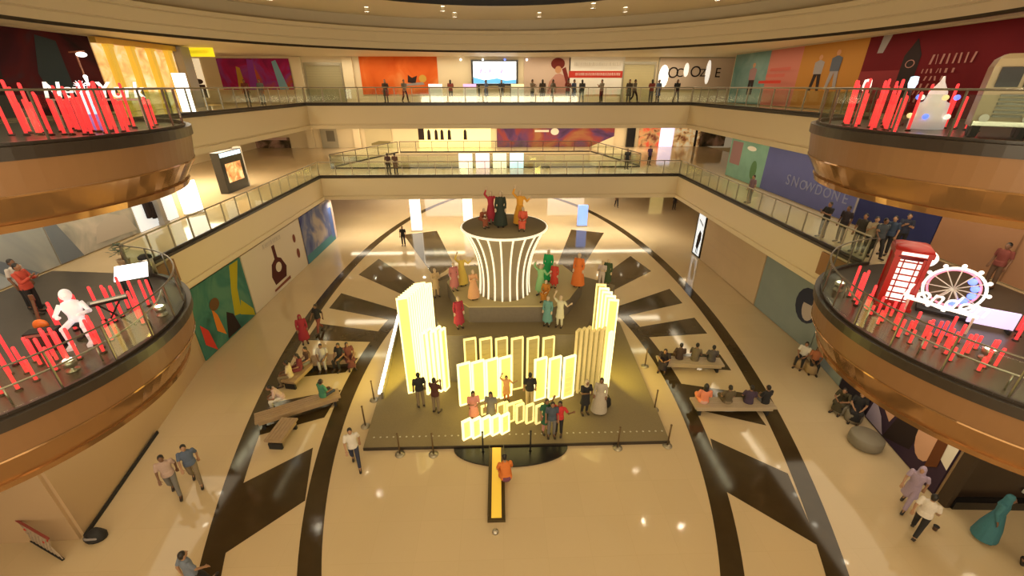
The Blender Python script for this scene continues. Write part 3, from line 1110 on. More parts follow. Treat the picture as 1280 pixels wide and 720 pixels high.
M.bar((0, 0.05, 0.55), (0.0, 0.2, 1.2), 0.06, 0.03).box((0, 0.22, 1.27), (0.09, 0.04, 0.16))
M.build('neck', mat('guitar_neck', (0.12, 0.05, 0.02), 0.4), GT)

# ------------------------------------------------------------------ upper balconies
LB = thing('lady_statue', 'small white lit statue with raised arm on the upper left balcony', 'statue', (-11.55, 13.4, Z2 + 0.013), 0.6)
LB.scale = (.85, .85, .85)
M = MB()
M.lathe([(0.24, 0), (0.24, 0.25), (0.16, 0.28), (0.16, 0.5)], n=12)
M.build('pedestal', mat('violet_glow_dim', (0.45, 0.25, 0.6), emit=0.5, ecol=(0.6, 0.3, 0.9)), LB)
M = MB()
M.loft([(0.5, 0.17, 0.15, 0, 0), (0.8, 0.13, 0.11, 0, 0), (1.05, 0.15, 0.10, 0, 0), (1.15, 0.12, 0.09, 0, 0), (1.19, 0.05, 0.05, 0, 0)], 14)
M.build('robe', CYANGLOW, LB)
M = MB()
M.ball((0, 0, 1.29), (0.085, 0.09, 0.11), 12, 8)
for k in range(7):
    a = PI * k / 6
    M.cone((0.07 * math.cos(a), 0, 1.36 + 0.05 * math.sin(a)), (0.17 * math.cos(a), 0, 1.38 + 0.14 * math.sin(a)), 0.015, 0.004, 6)
M.build('crowned_head', WGLOW, LB)
M = MB()
M.cone((0.13, 0, 1.1), (0.2, -0.03, 1.42), 0.045, 0.035, 8).ball((0.2, -0.03, 1.42), 0.045).cone((0.2, -0.03, 1.42), (0.2, -0.03, 1.58), 0.02, 0.05, 8).ball((0.2, -0.03, 1.62), 0.06)
M.build('raised_arm', WGLOW, LB)
NYS = thing('letter_sign', 'white script letters on a bar across the upper left balcony', 'sign', (-11.95, 14.2, Z2 + 0.013), 0.12)
MB().box((0, 0, 0.78), (2.5, 0.06, 0.05)).build('base_bar', WHITE, NYS)
for s in (-1.15, 1.15):
    MB().box((s, 0, 0.38), (0.05, 0.05, 0.76)).build('leg', WHITE, NYS)
o = lettering('New York', 0.62, WGLOW_S, depth=0.06, shear=0.2)
o.parent = NYS
o.rotation_euler = (PI / 2, 0, 0)
o.location = (0, 0, 1.02)

# upper right: two lit pylons, a clock-tower ornament and a model bus
for (x, y, h, mt, lb) in ((12.05, 15.0, 1.35, WGLOW_S, 'slim white lit pylon at the far end of the upper right balcony'), (12.75, 14.1, 1.42, CYANGLOW, 'pale blue lit pylon beside the white ornament, upper right balcony')):
    Pp = thing('lit_pylon', lb, 'light', (x, y, Z2 + 0.013))
    MB().lathe([(0.14, 0), (0.14, 0.08), (0.06, 0.12), (0.05, h - 0.35)], n=12).build('post', REDBASE, Pp)
    M = MB()
    M.lathe([(0.08, h - 0.35), (0.12, h - 0.2), (0.10, h - 0.02), (0.02, h)], n=12)
    M.build('lamp_head', mt, Pp)
OR = thing('palace_ornament', 'white lit ornament with violet and gold lights, upper right balcony', 'ornament', (12.7, 13.1, Z2 + 0.013))
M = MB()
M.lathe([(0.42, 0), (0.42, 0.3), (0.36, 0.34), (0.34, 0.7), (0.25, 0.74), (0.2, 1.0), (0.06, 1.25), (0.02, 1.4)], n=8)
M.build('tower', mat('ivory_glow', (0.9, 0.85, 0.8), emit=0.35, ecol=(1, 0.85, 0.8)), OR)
for k in range(10):
    a = 2 * PI * k / 10
    M = MB()
    M.ball((0.44 * math.cos(a), 0.44 * math.sin(a), 0.35 + 0.5 * (k % 2)), 0.075, 8, 6)
    M.build('lamp', (BLUEGLOW, WARMGLOW, WGLOW_S)[k % 3], OR)

BUS = thing('model_bus', 'cream vintage bus front with two dark windows, right end of the upper right balcony', 'bus', (12.25, 10.75, Z2 + 0.013), -0.7)
CB = mat('bus_cream', (0.46, 0.36, 0.22), 0.4)
M = MB()
for z0_, z1_, w0, w1 in ((0.26, 1.55, 1.0, 1.0), (1.55, 1.72, 1.0, .92), (1.72, 1.82, .92, .7)):
    v = []
    for z_, s_ in ((z0_, w0), (z1_, w1)):
        v.append([M.bm.verts.new((a_ * .55 * s_, b_ * .43 * s_, z_)) for a_, b_ in ((-1, -1), (1, -1), (1, 1), (-1, 1))])
    for k in range(4):
        M._face([v[0][k], v[0][(k + 1) % 4], v[1][(k + 1) % 4], v[1][k]])
    M._face(v[0][::-1])
    M._face(v[1])
M.build('body', CB, BUS)
for s in (-1, 1):
    MB().box((s * 0.23, -0.45, 1.33), (0.38, 0.06, 0.42)).build('window', BLACK, BUS)
    MB().cone((s * 0.36, -0.47, 0.45), (s * 0.36, -0.50, 0.45), 0.09, 0.09, 14).build('headlamp', WHITE, BUS)
    M = MB()
    M.cone((s * 0.48, -0.2, 0.2), (s * 0.34, -0.2, 0.2), 0.2, 0.2, 18)
    M.build('wheel', BLACKM, BUS)
    M = MB()
    M.cone((s * 0.48, 0.25, 0.2), (s * 0.34, 0.25, 0.2), 0.2, 0.2, 18)
    M.build('wheel', BLACKM, BUS)
M = MB()
for k in range(6):
    M.box((0, -0.45, 0.5 + 0.09 * k), (0.5, 0.05, 0.05))
M.build('grille', mat('bus_grille', (0.16, 0.15, 0.13), 0.4, metal=0.5), BUS)
M = MB()
M.box((0, -0.46, 0.33), (1.05, 0.08, 0.1))
M.build('bumper', STEEL, BUS)

# ------------------------------------------------------------------ walls of posters and shops
R_, G_, B_ = (0, 1, 0), (0, -1, 0), (1, 0, 0)


def back(name, label, cat, tl, br, base, shapes=(), text=(), **k):
    return poster(name, label, cat, (tl[0], tl[1], br[2]), B_, br[0] - tl[0], tl[2] - br[2], base, shapes, text, **k)


def right(name, label, cat, x, y_far, y_near, z0, z1, base, shapes=(), text=(), **k):
    return poster(name, label, cat, (x, y_far, z0), G_, y_far - y_near, z1 - z0, base, shapes, text, **k)


def left(name, label, cat, x, y_near, y_far, z0, z1, base, shapes=(), text=(), **k):
    return poster(name, label, cat, (x, y_near, z0), R_, y_far - y_near, z1 - z0, base, shapes, text, **k)


SKIN = mat('print_skin', (0.50, 0.25, 0.13), 0.5)
PDARK = mat('print_dark', (0.03, 0.02, 0.02), 0.5)
PGREY = mat('print_grey', (0.30, 0.27, 0.27), 0.5)
PWHITE = mat('print_white', (0.75, 0.70, 0.62), 0.5)
PRED = mat('print_red', (0.55, 0.05, 0.035), 0.5)
PTEXT = mat('print_pale_text', (0.42, 0.20, 0.17), 0.5)
PBLUE = mat('print_blue', (0.10, 0.16, 0.42), 0.5)
PVIO = mat('print_violet', (0.32, 0.06, 0.42), 0.5)


def figure2d(cx, cy, h, w, top, bot, lean=0.0):
    """printed standing person: legs, trunk, head"""
    return [(bot, [(cx - w * .4 - lean, cy), (cx - w * .1 - lean, cy), (cx + w * .05, cy + h * .5), (cx - w * .35, cy + h * .5)]),
            (bot, [(cx + w * .1 + lean, cy), (cx + w * .4 + lean, cy), (cx + w * .4, cy + h * .5), (cx, cy + h * .5)]),
            (top, [(cx - w * .45, cy + h * .47), (cx + w * .45, cy + h * .47), (cx + w * .5, cy + h * .8), (cx, cy + h * .87), (cx - w * .5, cy + h * .8)]),
            (SKIN, ell(cx, cy + h * .93, w * .2, h * .075, 10))]


def script_lines(x0, x1, y0, rows, dy, hgt, m, seed):
    rr = random.Random(seed)
    out = []
    for r in range(rows):
        x = x0
        y = y0 - r * dy
        while x < x1 - r * 0.02:
            w_ = rr.uniform(0.004, 0.012)
            k = rr.uniform(-0.003, 0.004)
            out.append((m, [(x, y), (x + w_ * 0.5, y), (x + w_ * 0.5 + k, y + hgt), (x + k, y + hgt)]))
            x += w_ + 0.006
    return out


# --- top gallery, right wall
XW = 17.44
right('wall_mural', 'teal wall poster with a standing man, far end of the top right wall', 'poster', XW, 34.6, 30.2, Z2 + .05, 13.56, ramp_mat('teal_print', [(0.3, (0.10, 0.20, 0.19)), (0.7, (0.20, 0.30, 0.27))], 0.6), figure2d(0.62, 0.18, 0.62, 0.2, mat('print_mauve', (0.30, 0.17, 0.17)), PDARK))
right('wall_mural', 'pink wall poster with red lettering, between the teal and the orange one', 'poster', XW, 30.2, 27.0, Z2 + .05, 13.56, mat('print_pink', (0.48, 0.17, 0.13)), script_lines(0.1, 0.85, 0.62, 3, 0.11, 0.055, PRED, 1) + [(PRED, rect(.12, .40, .86, .45))])
right('wall_mural', 'orange wall poster with two walking people, top right wall', 'poster', XW, 27.0, 22.3, Z2 + .05, 13.56, mat('print_orange_tan', (0.42, 0.19, 0.04)), figure2d(0.35, 0.28, 0.55, 0.16, PGREY, PDARK, .03) + figure2d(0.62, 0.3, 0.58, 0.16, mat('print_slate', (0.10, 0.11, 0.14)), PGREY, .03))
right('wall_mural', 'dark red wall poster with a black clock tower and pale script, top right wall', 'poster', XW, 22.3, 6.0, Z2 + .05, 13.56, mat('print_maroon', (0.125, 0.008, 0.012), noise=0.3, nscale=0.4),
      [(PGREY, [(0.04, 0.78), (0.06, 0.78), (0.075, 1.0), (0.045, 1.0)]), (mat('print_maroon_l', (0.22, 0.03, 0.035)), rect(0.0, 0.12, 0.15, 0.55)),
       (PDARK, [(0.135, 0.10), (0.185, 0.10), (0.185, 0.72), (0.16, 0.92), (0.135, 0.72)]), (PTEXT, ell(0.16, 0.62, 0.014, 0.05, 12)), (PDARK, ell(0.16, 0.62, 0.011, 0.04, 12))]
      + script_lines(0.215, 0.33, 0.60, 1, 0.1, 0.11, PTEXT, 2) + script_lines(0.205, 0.30, 0.50, 5, 0.085, 0.05, PTEXT, 3))
# --- top gallery, left wall
XW = -18.74
left('wall_mural', 'dark maroon wall mural with shadowy figures, top left wall', 'poster', XW, 6.0, 23.0, Z2 + .05, 13.56, ramp_mat('dark_mural', [(0.30, (0.006, 0.004, 0.006)), (0.48, (0.05, 0.006, 0.012)), (0.62, (0.075, 0.008, 0.012)), (0.8, (0.02, 0.03, 0.04))], 0.35, distort=1.5),
     [(PDARK, [(.62, 0), (.72, 0), (.74, .6), (.69, .8), (.64, .55)]), (mat('print_teal_dark', (0.035, 0.05, 0.06)), [(.84, .1), (.9, .1), (.9, .9), (.85, .95), (.82, .5)]), (mat('print_ochre_dark', (0.10, 0.045, 0.006)), [(.58, .0), (.64, .0), (.63, .5), (.59, .55)])])


def shopfront(label, origin, u, w, h, backm, colm, ncol, header=None, head_h=0.5, extra=()):
    root = thing('shopfront', label, 'shopfront', origin)
    u = Vector(u)
    nrm = u.cross(Vector((0, 0, 1)))

    def bx(M, a0, a1, z0, z1, d0, d1):
        c = u * ((a0 + a1) / 2) + nrm * ((d0 + d1) / 2) + Vector((0, 0, (z0 + z1) / 2))
        s = u * (a1 - a0) + nrm * (d1 - d0)
        M.box(c, (abs(s.x), abs(s.y), z1 - z0))
    M = MB()
    bx(M, 0, w, 0, h - head_h, 0.02, 0.06)
    M.build('lit_interior', backm, root)
    M = MB()
    bx(M, 0, w, h - head_h, h, 0.02, 0.3)
    M.build('header', header or CREAM_L, root)
    for k in range(ncol):
        a = w * (k + 0.5) / ncol
        M = MB()
        bx(M, a - 0.13, a + 0.13, 0, h - head_h, 0.08, 0.34)
        bx(M, a - 0.17, a + 0.17, 0, 0.15, 0.08, 0.38)
        bx(M, a - 0.17, a + 0.17, h - head_h - .12, h - head_h, 0.08, 0.38)
        M.build('column', colm, root)
    for nm, mt, a0, a1, z0, z1 in extra:
        M = MB()
        bx(M, a0, a1, z0, z1, 0.08, 0.2)
        M.build(nm, mt, root)
    return root


GOLDLIT = ramp_mat('gold_shop_interior', [(0.25, (0.55, 0.30, 0.08)), (0.5, (0.85, 0.55, 0.2)), (0.75, (1.0, 0.85, 0.55))], 1.2, emit=0.75, distort=1.0)
shopfront('gold-lit shopfront with yellow columns on the top left wall', (-18.74, 23.1, Z2 + .02), R_, 5.4, 3.2, GOLDLIT, mat('gold_column_lit', (0.75, 0.50, 0.06), 0.3, emit=0.35, ecol=(1, 0.62, 0.06)), 4, GOLD, 0.25)
M = MB()
M.box((-18.5, 28.98, (Z2 + Z3B) / 2), (0.5, 0.8, Z3B - Z2 - 0.02))
tag(M.build('pillar', GREYP), 'broad grey pillar beside the gold-lit shopfront', 'pillar')
# --- top gallery, back wall
YW = 38.58
back('hanging_sign', 'bright yellow hanging sign at the mouth of the far left passage, top gallery', 'sign', (-18.79, 29.60, 13.59), (-16.97, 29.60, 13.11), mat('yellow_sign', (0.9, 0.7, 0.02), emit=0.7, ecol=(1, 0.82, 0.02)), script_lines(0.1, 0.9, 0.35, 1, .1, .35, mat('sign_olive', (0.4, 0.3, 0.02)), 5))
back('shop_window', 'cream lit shop window behind the yellow hanging sign', 'window', (-24.37, 38.58, 13.48), (-23.42, 38.58, 10.68), mat('window_cream_lit', (0.9, 0.75, 0.5), emit=0.6, ecol=(1, 0.8, 0.5)), [(mat('wares_dark', (0.08, 0.04, 0.03)), ell(.5, .42, .38, .07)), (mat('wares_dark', ()) if False else MATS['wares_dark'], rect(.05, 0, .95, .34))])
MAG = ramp_mat('magenta_print', [(0.32, (0.22, 0.015, 0.10)), (0.46, (0.42, 0.02, 0.13)), (0.56, (0.30, 0.05, 0.30)), (0.70, (0.50, 0.10, 0.05))], 0.55, distort=1.0)
back('wall_mural', 'magenta and red wall poster with streaks of violet and blue', 'poster', (-22.09, 38.58, 13.49), (-16.49, 38.58, 11.27), MAG, [(PVIO, [(.38, .0), (.50, .0), (.5, .95), (.42, .98)]), (mat('print_skyblue', (0.25, 0.45, 0.60)), [(.80, .0), (.93, .0), (.82, .95), (.76, .9)]), (mat('print_gold', (0.55, 0.33, 0.06)), [(.22, .0), (.33, .0), (.30, .7), (.25, .75)])])
for a, b, lb in ((369, 378, 'cream pilaster right of the magenta poster'), (425, 436, 'cream pilaster left of the orange poster'), (549, 556, 'cream pilaster right of the orange poster')):
    pass
for x0, x1, lb in ((-16.3, -15.5, 'pale cream pilaster between the magenta poster and the olive shutter'), (-12.3, -11.5, 'pale cream pilaster between the olive shutter and the orange poster')):
    M = MB()
    M.box(((x0 + x1) / 2, 38.45, (Z2 + Z3B) / 2), (x1 - x0, 0.24, Z3B - Z2 - .02))
    tag(M.build('pilaster', CREAM_L), lb, 'pilaster')


def shutter(label, x0, x1, z0, z1, y, m1):
    root = thing('roller_shutter', label, 'shutter', ((x0 + x1) / 2, y, z0))
    w_ = x1 - x0
    M = MB()
    k = 0
    n = int((z1 - z0) / 0.12)
    for k in range(n):
        M.box((0, -0.05, 0.06 + k * 0.12), (w_ - .2, 0.05, 0.11))
    M.build('slats', m1, root)
    M = MB()
    M.box((-w_ / 2 + .06, -0.06, (z1 - z0) / 2), (0.12, 0.12, z1 - z0)).box((w_ / 2 - .06, -0.06, (z1 - z0) / 2), (0.12, 0.12, z1 - z0)).box((0, -0.08, z1 - z0 - .1), (w_ - .24, 0.16, 0.2))
    M.build('frame', POST, root)


OLIVE = mat('olive_shutter', (0.36, 0.31, 0.17), 0.45)
shutter('olive grey roller shutter on the top gallery between two pilasters', -15.4, -12.4, Z2 + .01, 13.2, 38.58, OLIVE)
ORP = ramp_mat('orange_print', [(0.3, (0.52, 0.075, 0.008)), (0.55, (0.66, 0.13, 0.02)), (0.75, (0.72, 0.26, 0.08))], 0.5, distort=0.6)
back('wall_mural', 'orange wall poster with a small dark cup, left of the screen', 'poster', (-10.98, 38.58, 13.67), (-4.82, 38.58, 10.91), ORP, [(PDARK, [(.60, .32), (.70, .28), (.73, .50), (.66, .44), (.61, .52)]), (PGREY, [(.55, .22), (.82, .26), (.8, .33), (.57, .28)]), (mat('print_gold', (0.55, .33, .06)), ell(.8, .42, .05, .10))])
# the screen
SC = thing('video_screen', 'large lit video screen with a black frame on the top gallery', 'screen', (-0.22, 38.35, Z2))
MB().box((0, 0, 2.13), (3.75, 0.14, 1.85)).build('frame', BLACK, SC)
pm = MB().m(mat('screen_white', (0.9, 0.93, 1), emit=1.15, ecol=(0.86, 0.92, 1.0)))
pm.box((0, -0.08, 2.15), (3.45, 0.02, 1.58))
pm.m(mat('screen_blue', (0.1, 0.4, 0.7), emit=0.8, ecol=(0.12, 0.42, 0.72)))
pm.poly([(-1.72, -0.094, 1.37), (1.72, -0.094, 1.37), (1.72, -0.094, 1.66), (0.9, -0.094, 1.58), (0.2, -0.094, 1.75), (-0.8, -0.094, 1.60), (-1.72, -0.094, 1.82)])
pm.m(mat('screen_violet', (0.35, 0.25, 0.7), emit=0.5, ecol=(0.35, 0.25, 0.7)))
for k, (x, z, s) in enumerate(((-1.1, 2.3, .22), (-.75, 2.2, .16), (-.4, 2.28, .2), (-.1, 2.12, .16), (.25, 2.3, .14), (.55, 2.25, .2), (.85, 2.33, .1))):
    pm.poly([(x - s * .5, -0.095, z - s), (x - s * .1, -0.095, z - s), (x + s * .6, -0.095, z + s), (x + s * .2, -0.095, z + s)])
    pm.poly([(x - s * .8, -0.0955, z + s * .1), (x + s * .5, -0.0955, z - s * .2), (x + s * .5, -0.0955, z - s * .4), (x - s * .8, -0.0955, z - s * .15)])
pm.build('display', None, SC)
for s in (-1.3, 1.3):
    MB().box((s, 0, 0.6), (0.12, 0.12, 1.22)).build('stand_leg', BLACKM, SC)
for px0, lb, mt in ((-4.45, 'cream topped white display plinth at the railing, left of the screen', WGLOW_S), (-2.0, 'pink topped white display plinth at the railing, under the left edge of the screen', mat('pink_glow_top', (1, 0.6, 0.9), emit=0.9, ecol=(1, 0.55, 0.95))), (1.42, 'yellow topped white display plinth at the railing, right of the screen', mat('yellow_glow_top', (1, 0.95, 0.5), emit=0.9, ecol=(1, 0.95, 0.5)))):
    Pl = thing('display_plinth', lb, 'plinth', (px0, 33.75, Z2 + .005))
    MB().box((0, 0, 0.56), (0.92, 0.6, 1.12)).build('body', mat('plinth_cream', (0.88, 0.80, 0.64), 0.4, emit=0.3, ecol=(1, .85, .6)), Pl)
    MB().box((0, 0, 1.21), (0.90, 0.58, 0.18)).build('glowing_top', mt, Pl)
for k in range(4):
    o = thing('wall_spotlight', 'small spotlight above the screen on the top gallery wall', 'light', (-2.9 + 1.75 * k, 38.35, 13.45), 0, 'spotlights above the screen')
    M = MB()
    M.cone((0, 0.2, 0.05), (0, 0, 0.0), 0.03, 0.03, 8)
    M.build('arm', STEEL, o)
    M = MB()
    M.ball((0, -0.03, -0.03), 0.09, 10, 7)
    M.build('lamp', (WGLOW, WGLOW, BLUEGLOW, WGLOW)[k], o)
back('wall_mural', 'pale wall poster with a dark-haired woman, right of the screen', 'poster', (2.14, 38.58, 13.58), (5.90, 38.58, 10.90), mat('print_pale_pink', (0.56, 0.42, 0.33)), [(mat('print_red_brown', (0.16, 0.025, 0.02)), ell(.73, .84, .15, .16)), (SKIN, ell(.74, .68, .07, .1)), (mat('print_rose', (.45, .22, .17)), [(.5, 0), (.98, 0), (.9, .5), (.78, .58), (.68, .55), (.55, .35)]), (mat('print_red_brown', ()) if False else MATS['print_red_brown'], [(.82, .7), (.9, .75), (1, .35), (.95, .2)])])
back('wall_mural', 'white wall poster with a red band and faint lettering', 'poster', (5.80, 38.58, 13.70), (10.31, 38.58, 10.90), PWHITE, [(mat('print_red_band', (0.48, 0.045, 0.03)), rect(.0, .44, .98, .62))] + script_lines(.12, .92, .50, 1, .1, .07, PWHITE, 7) + script_lines(.08, .9, .74, 1, .1, .09, mat('print_faint', (0.36, 0.30, 0.22)), 8))
shutter('pale olive double door on the top gallery, right of the red-banded poster', 10.2, 12.9, Z2 + .01, 13.3, 38.58, mat('olive_door', (0.50, 0.42, 0.22), 0.45))
back('shop_sign_wall', 'white sign wall with dark outlined letters on the top gallery', 'sign', (13.13, 38.58, 13.60), (19.97, 38.58, 11.26), mat('sign_wall_pale', (0.60, 0.47, 0.36)), [(WGLOW_S, ell(.07, .42, .06, .36)), (mat('sign_glare', (1, 1, .95), emit=.6, ecol=(1, .95, .85)), ell(.335, .62, .03, .22)), (MATS['sign_glare'] if 'sign_glare' in MATS else WGLOW_S, ell(.60, .55, .03, .38))], [('O', 1.4, 1.15, 1.25, PDARK)] if False else [('O', 0.18, 0.52, 1.15, PDARK), ('C', 0.26, 0.52, 0.9, PDARK), ('O', 0.45, 0.55, 1.15, PDARK), ('Z', 0.54, 0.52, 0.8, PDARK), ('E', 0.72, 0.52, 1.0, PDARK)], frame=(POST, .08))  # glares of light painted on the sign wall as glowing ovals
# tall white totem near the upper left balcony
TT = thing('white_totem', 'tall white lit totem sign standing beyond the upper left balcony', 'sign', (-14.2, 21.6, Z2 + .005), 0.3)
MB().box((0, 0, 0.05), (0.7, 0.4, 0.1)).build('foot', STEEL, TT)
MB().box((0, 0, 0.88), (0.5, 0.12, 1.6)).build('panel', WGLOW, TT)
SLm = thing('street_lamp', 'slender street lamp with white head in front of the dark mural, upper left', 'lamp', (-16.6, 19.6, Z2 + .005))
MB().lathe([(0.12, 0), (0.10, 0.1), (0.035, 0.2), (0.03, 2.35)], n=10).build('pole', mat('lamp_copper', (0.28, 0.10, 0.05), 0.4), SLm)
MB().bar((-0.25, 0, 2.36), (0.35, 0, 2.4), 0.04, 0.04).build('arm', MATS['lamp_copper'], SLm)
M = MB()
M.ball((0.2, 0, 2.28), (0.2, 0.12, 0.09), 12, 8)
M.build('lamp_head', WGLOW, SLm)

# --- middle gallery
XW = -16.88
MT = ramp_mat('mountain_print', [(0.3, (0.20, 0.24, 0.28)), (0.5, (0.36, 0.38, 0.38)), (0.7, (0.55, 0.52, 0.48))], 0.35, distort=0.8)
left('wall_mural', 'pale blue mountain mural on the middle left wall behind the balcony', 'poster', XW, 4.2, 15.6, Z1 + .05, 8.2, MT, [(mat('print_ice', (0.42, 0.47, 0.52)), [(.5, 0), (.86, 0), (.72, .6), (.62, .9), (.55, .5)]), (mat('print_slate_blue', (0.17, 0.20, 0.25)), [(.86, 0), (.93, .0), (.80, .45), (.76, .55)])])
left('wall_mural', 'pale grey mural of a glacier on the middle left wall, next to the shop', 'poster', XW, 15.65, 19.6, Z1 + .05, 8.2, ramp_mat('glacier_print', [(0.3, (0.22, 0.24, 0.24)), (0.5, (0.42, 0.41, 0.38)), (0.68, (0.60, 0.55, 0.50))], 0.7, distort=1.0), [(mat('print_slate_blue', (0.17, .2, .25)), [(0, 0), (.25, .0), (.12, .5), (0, .6)]), (mat('print_sage', (0.13, 0.24, 0.17)), [(.45, .55), (.72, .55), (.75, .75), (.48, .75)]), (mat('print_mist', (.52, .48, .44)), [(.42, .08), (.98, .06), (.9, .32), (.7, .42), (.5, .30)])])
shopfront('white lit shopfront with a dark figure picture on the middle left wall', (-16.88, 19.7, Z1 + .02), R_, 2.6, 3.0, mat('white_shop_lit', (0.8, 0.82, 0.8), emit=0.55, ecol=(0.9, 0.97, 1.0)), GREYP, 1, OFFW, 0.4, [('picture_frame', PDARK, 0.55, 0.80, 0.5, 1.5), ('picture_frame', PDARK, 0.86, 1.05, 0.4, 1.2)])
KS = thing('advert_kiosk', 'black advertising kiosk with a lit golden picture, middle left gallery', 'kiosk', (-17.5, 28.9, Z1 + .005), 0)
MB().box((0, 0, 1.25), (0.5, 2.5, 2.5)).build('body', BLACK, KS)
MB().box((0.26, 0.0, 1.2), (0.03, 1.7, 1.15)).build('lit_picture', ramp_mat('gold_picture', [(0.3, (0.25, 0.08, 0.03)), (0.5, (0.75, 0.35, 0.12)), (0.7, (1.0, 0.75, 0.4))], 1.6, emit=0.8), KS)
MB().box((0.26, 0.0, 2.33), (0.03, 2.3, 0.25)).build('header_strip', CYANGLOW, KS)
MB().box((0.0, 1.32, 1.3), (0.52, 0.1, 2.6)).build('white_edge', WHITE, KS)
WSg = thing('white_sign', 'small white lit sign at the end of the middle left wall, beside the kiosk', 'sign', (-16.4, 22.9, Z1 + .005), 0.9)
MB().box((0, 0, 0.05), (0.9, 0.35, 0.1)).build('foot', STEEL, WSg)
MB().box((0, 0, 0.95), (0.9, 0.1, 1.6)).build('panel', WGLOW, WSg)
XW = 17.58
right('wall_mural', 'sea green wall poster with small plants, far end of the middle right wall', 'poster', XW, 33.0, 28.2, Z1 + .05, 8.5, mat('print_sea_green', (0.20, 0.36, 0.28), noise=0.3, nscale=0.8), [(mat('print_mauve', (.3, .17, .17)), rect(.05, .3, .35, .8)), (mat('print_leaf', (.10, .20, .09)), ell(.75, .3, .08, .2)), (PWHITE, ell(.6, .72, .12, .05))])
right('wall_mural', 'long blue wall poster with white lettering on the middle right wall', 'poster', XW, 28.2, 20.0, Z1 + .05, 8.5, mat('print_periwinkle', (0.115, 0.125, 0.30), noise=0.2, nscale=0.5), [(mat('print_periwinkle_l', (0.20, 0.22, 0.38)), rect(0.02, .86, .2, .93)), (PGREY, rect(.985, 0, 1, .8))],
      [('S', .33, .33, 0.85, mat('print_lilac_text', (0.24, 0.25, 0.40))), ('N', .41, .33, .85, MATS['print_lilac_text']), ('O', .50, .32, .75, MATS['print_lilac_text']), ('W', .57, .32, .75, MATS['print_lilac_text']), ('D', .66, .32, .75, MATS['print_lilac_text']), ('O', .74, .32, .75, MATS['print_lilac_text']), ('N', .82, .32, .75, MATS['print_lilac_text']), ('E', .90, .32, .75, MATS['print_lilac_text'])])
right('wall_mural', 'dark navy wall poster behind the group by the telephone box', 'poster', XW, 19.95, 15.9, Z1 + .05, 8.5, mat('print_navy', (0.03, 0.035, 0.12), noise=0.3, nscale=0.8), [(PRED, rect(.3, .78, .55, .9)), (PWHITE, rect(.2, .72, .4, .78))])
right('wall_mural', 'tan wall poster with running figures at the right end of the middle right wall', 'poster', XW, 15.85, 4.2, Z1 + .05, 8.5, mat('print_tan', (0.38, 0.20, 0.11), noise=0.15, nscale=0.6),
      [(mat('print_runner', (0.16, 0.11, 0.11)), [(.30, .10), (.34, .10), (.40, .38), (.48, .08), (.52, .12), (.45, .48), (.46, .74), (.36, .74), (.37, .45)]), (SKIN, ell(.41, .82, .022, .06, 10)),
       (mat('print_runner_red', (0.30, 0.06, 0.03)), [(.56, .40), (.68, .42), (.70, .74), (.58, .74)]), (PDARK, [(.55, .06), (.60, .06), (.64, .40), (.70, .10), (.75, .14), (.68, .44), (.57, .44)]), (SKIN, ell(.64, .83, .022, .06, 10)), (mat('print_seam', (.25, .13, .07)), rect(.24, 0, .245, 1))])
# far shops behind the second opening, middle gallery
def far(name, label, cat, a, b, base, *r, **k):
    return back(name, label, cat, a, (b[0], b[1], max(b[2], Z1 + .02)), base, *r, **k)


YF = 50.36
far('wall_mural', 'dark cluttered shop window at the far left of the middle gallery', 'window', (-28.80, 50.30, 6.40), (-23.11, 50.30, 4.60), ramp_mat('dark_wares', [(0.35, (0.02, 0.018, 0.015)), (0.5, (0.10, 0.07, 0.04)), (0.68, (0.4, 0.25, 0.2))], 0.8), [(mat('print_pink_pale', (.6, .4, .35)), rect(.35, .75, .95, 1))])
far('pilaster', 'pale cream pilaster at the far left shops of the middle gallery', 'pilaster', (-21.08, 50.30, 7.54), (-20.41, 50.30, 4.76), CREAM_L, depth=.3)
far('service_door', 'grey service door with a louvre among the far shops', 'door', (-19.61, 50.30, 7.54), (-17.84, 50.30, 4.75), mat('door_grey', (0.38, 0.34, 0.25)), [(mat('louvre_grey', (.16, .14, .10)), rect(.35, .3, .85, .8))])
far('pilaster', 'pale cream pilaster between the grey door and the beige shutter', 'pilaster', (-15.97, 50.30, 7.53), (-15.25, 50.30, 4.74), CREAM_L, depth=.3)
far('wall_panel', 'beige wall panel with a dark arch, left of the yellow-lit shop', 'panel', (-14.75, 50.30, 7.53), (-11.85, 50.30, 4.72), mat('panel_beige', (0.52, 0.44, 0.26)), [(mat('print_olive', (.22, .18, .08)), [(.2, .1), (.9, .2), (.95, .3), (.5, .32), (.2, .2)])])
far('shop_window', 'yellow-lit shop window with dark mannequins among the far shops', 'window', (-8.88, 50.30, 7.59), (-0.83, 50.30, 4.85), mat('yellow_shop_lit', (0.95, 0.8, 0.35), emit=0.8, ecol=(1, 0.84, 0.36)), [(PDARK, rect(.0, .35, .08, .95))] + [(PDARK, [(x, .35), (x + .05, .35), (x + .045, .75), (x + .025, .85), (x + .005, .75)]) for x in (.12, .22, .30, .40, .62)])
far('wall_mural', 'dark purple and red shop poster with a white disc, behind the second opening', 'poster', (-0.15, 50.30, 7.57), (13.06, 50.30, 5.06), ramp_mat('purple_red_print', [(0.3, (0.03, 0.02, 0.05)), (0.45, (0.10, 0.045, 0.13)), (0.56, (0.25, 0.05, 0.05)), (0.7, (0.30, 0.13, 0.06))], 0.35, distort=1.2), [(PWHITE, ell(.49, .72, .035, .16)), (PWHITE, rect(.32, .70, .44, .80)), (CREAM_L, [(.8, 0), (1, 0), (1, .5)])])
far('pilaster', 'black framed pillar among the far shops, right of the purple poster', 'pilaster', (14.44, 50.30, 7.45), (15.38, 50.30, 4.96), BLACK, depth=.3)
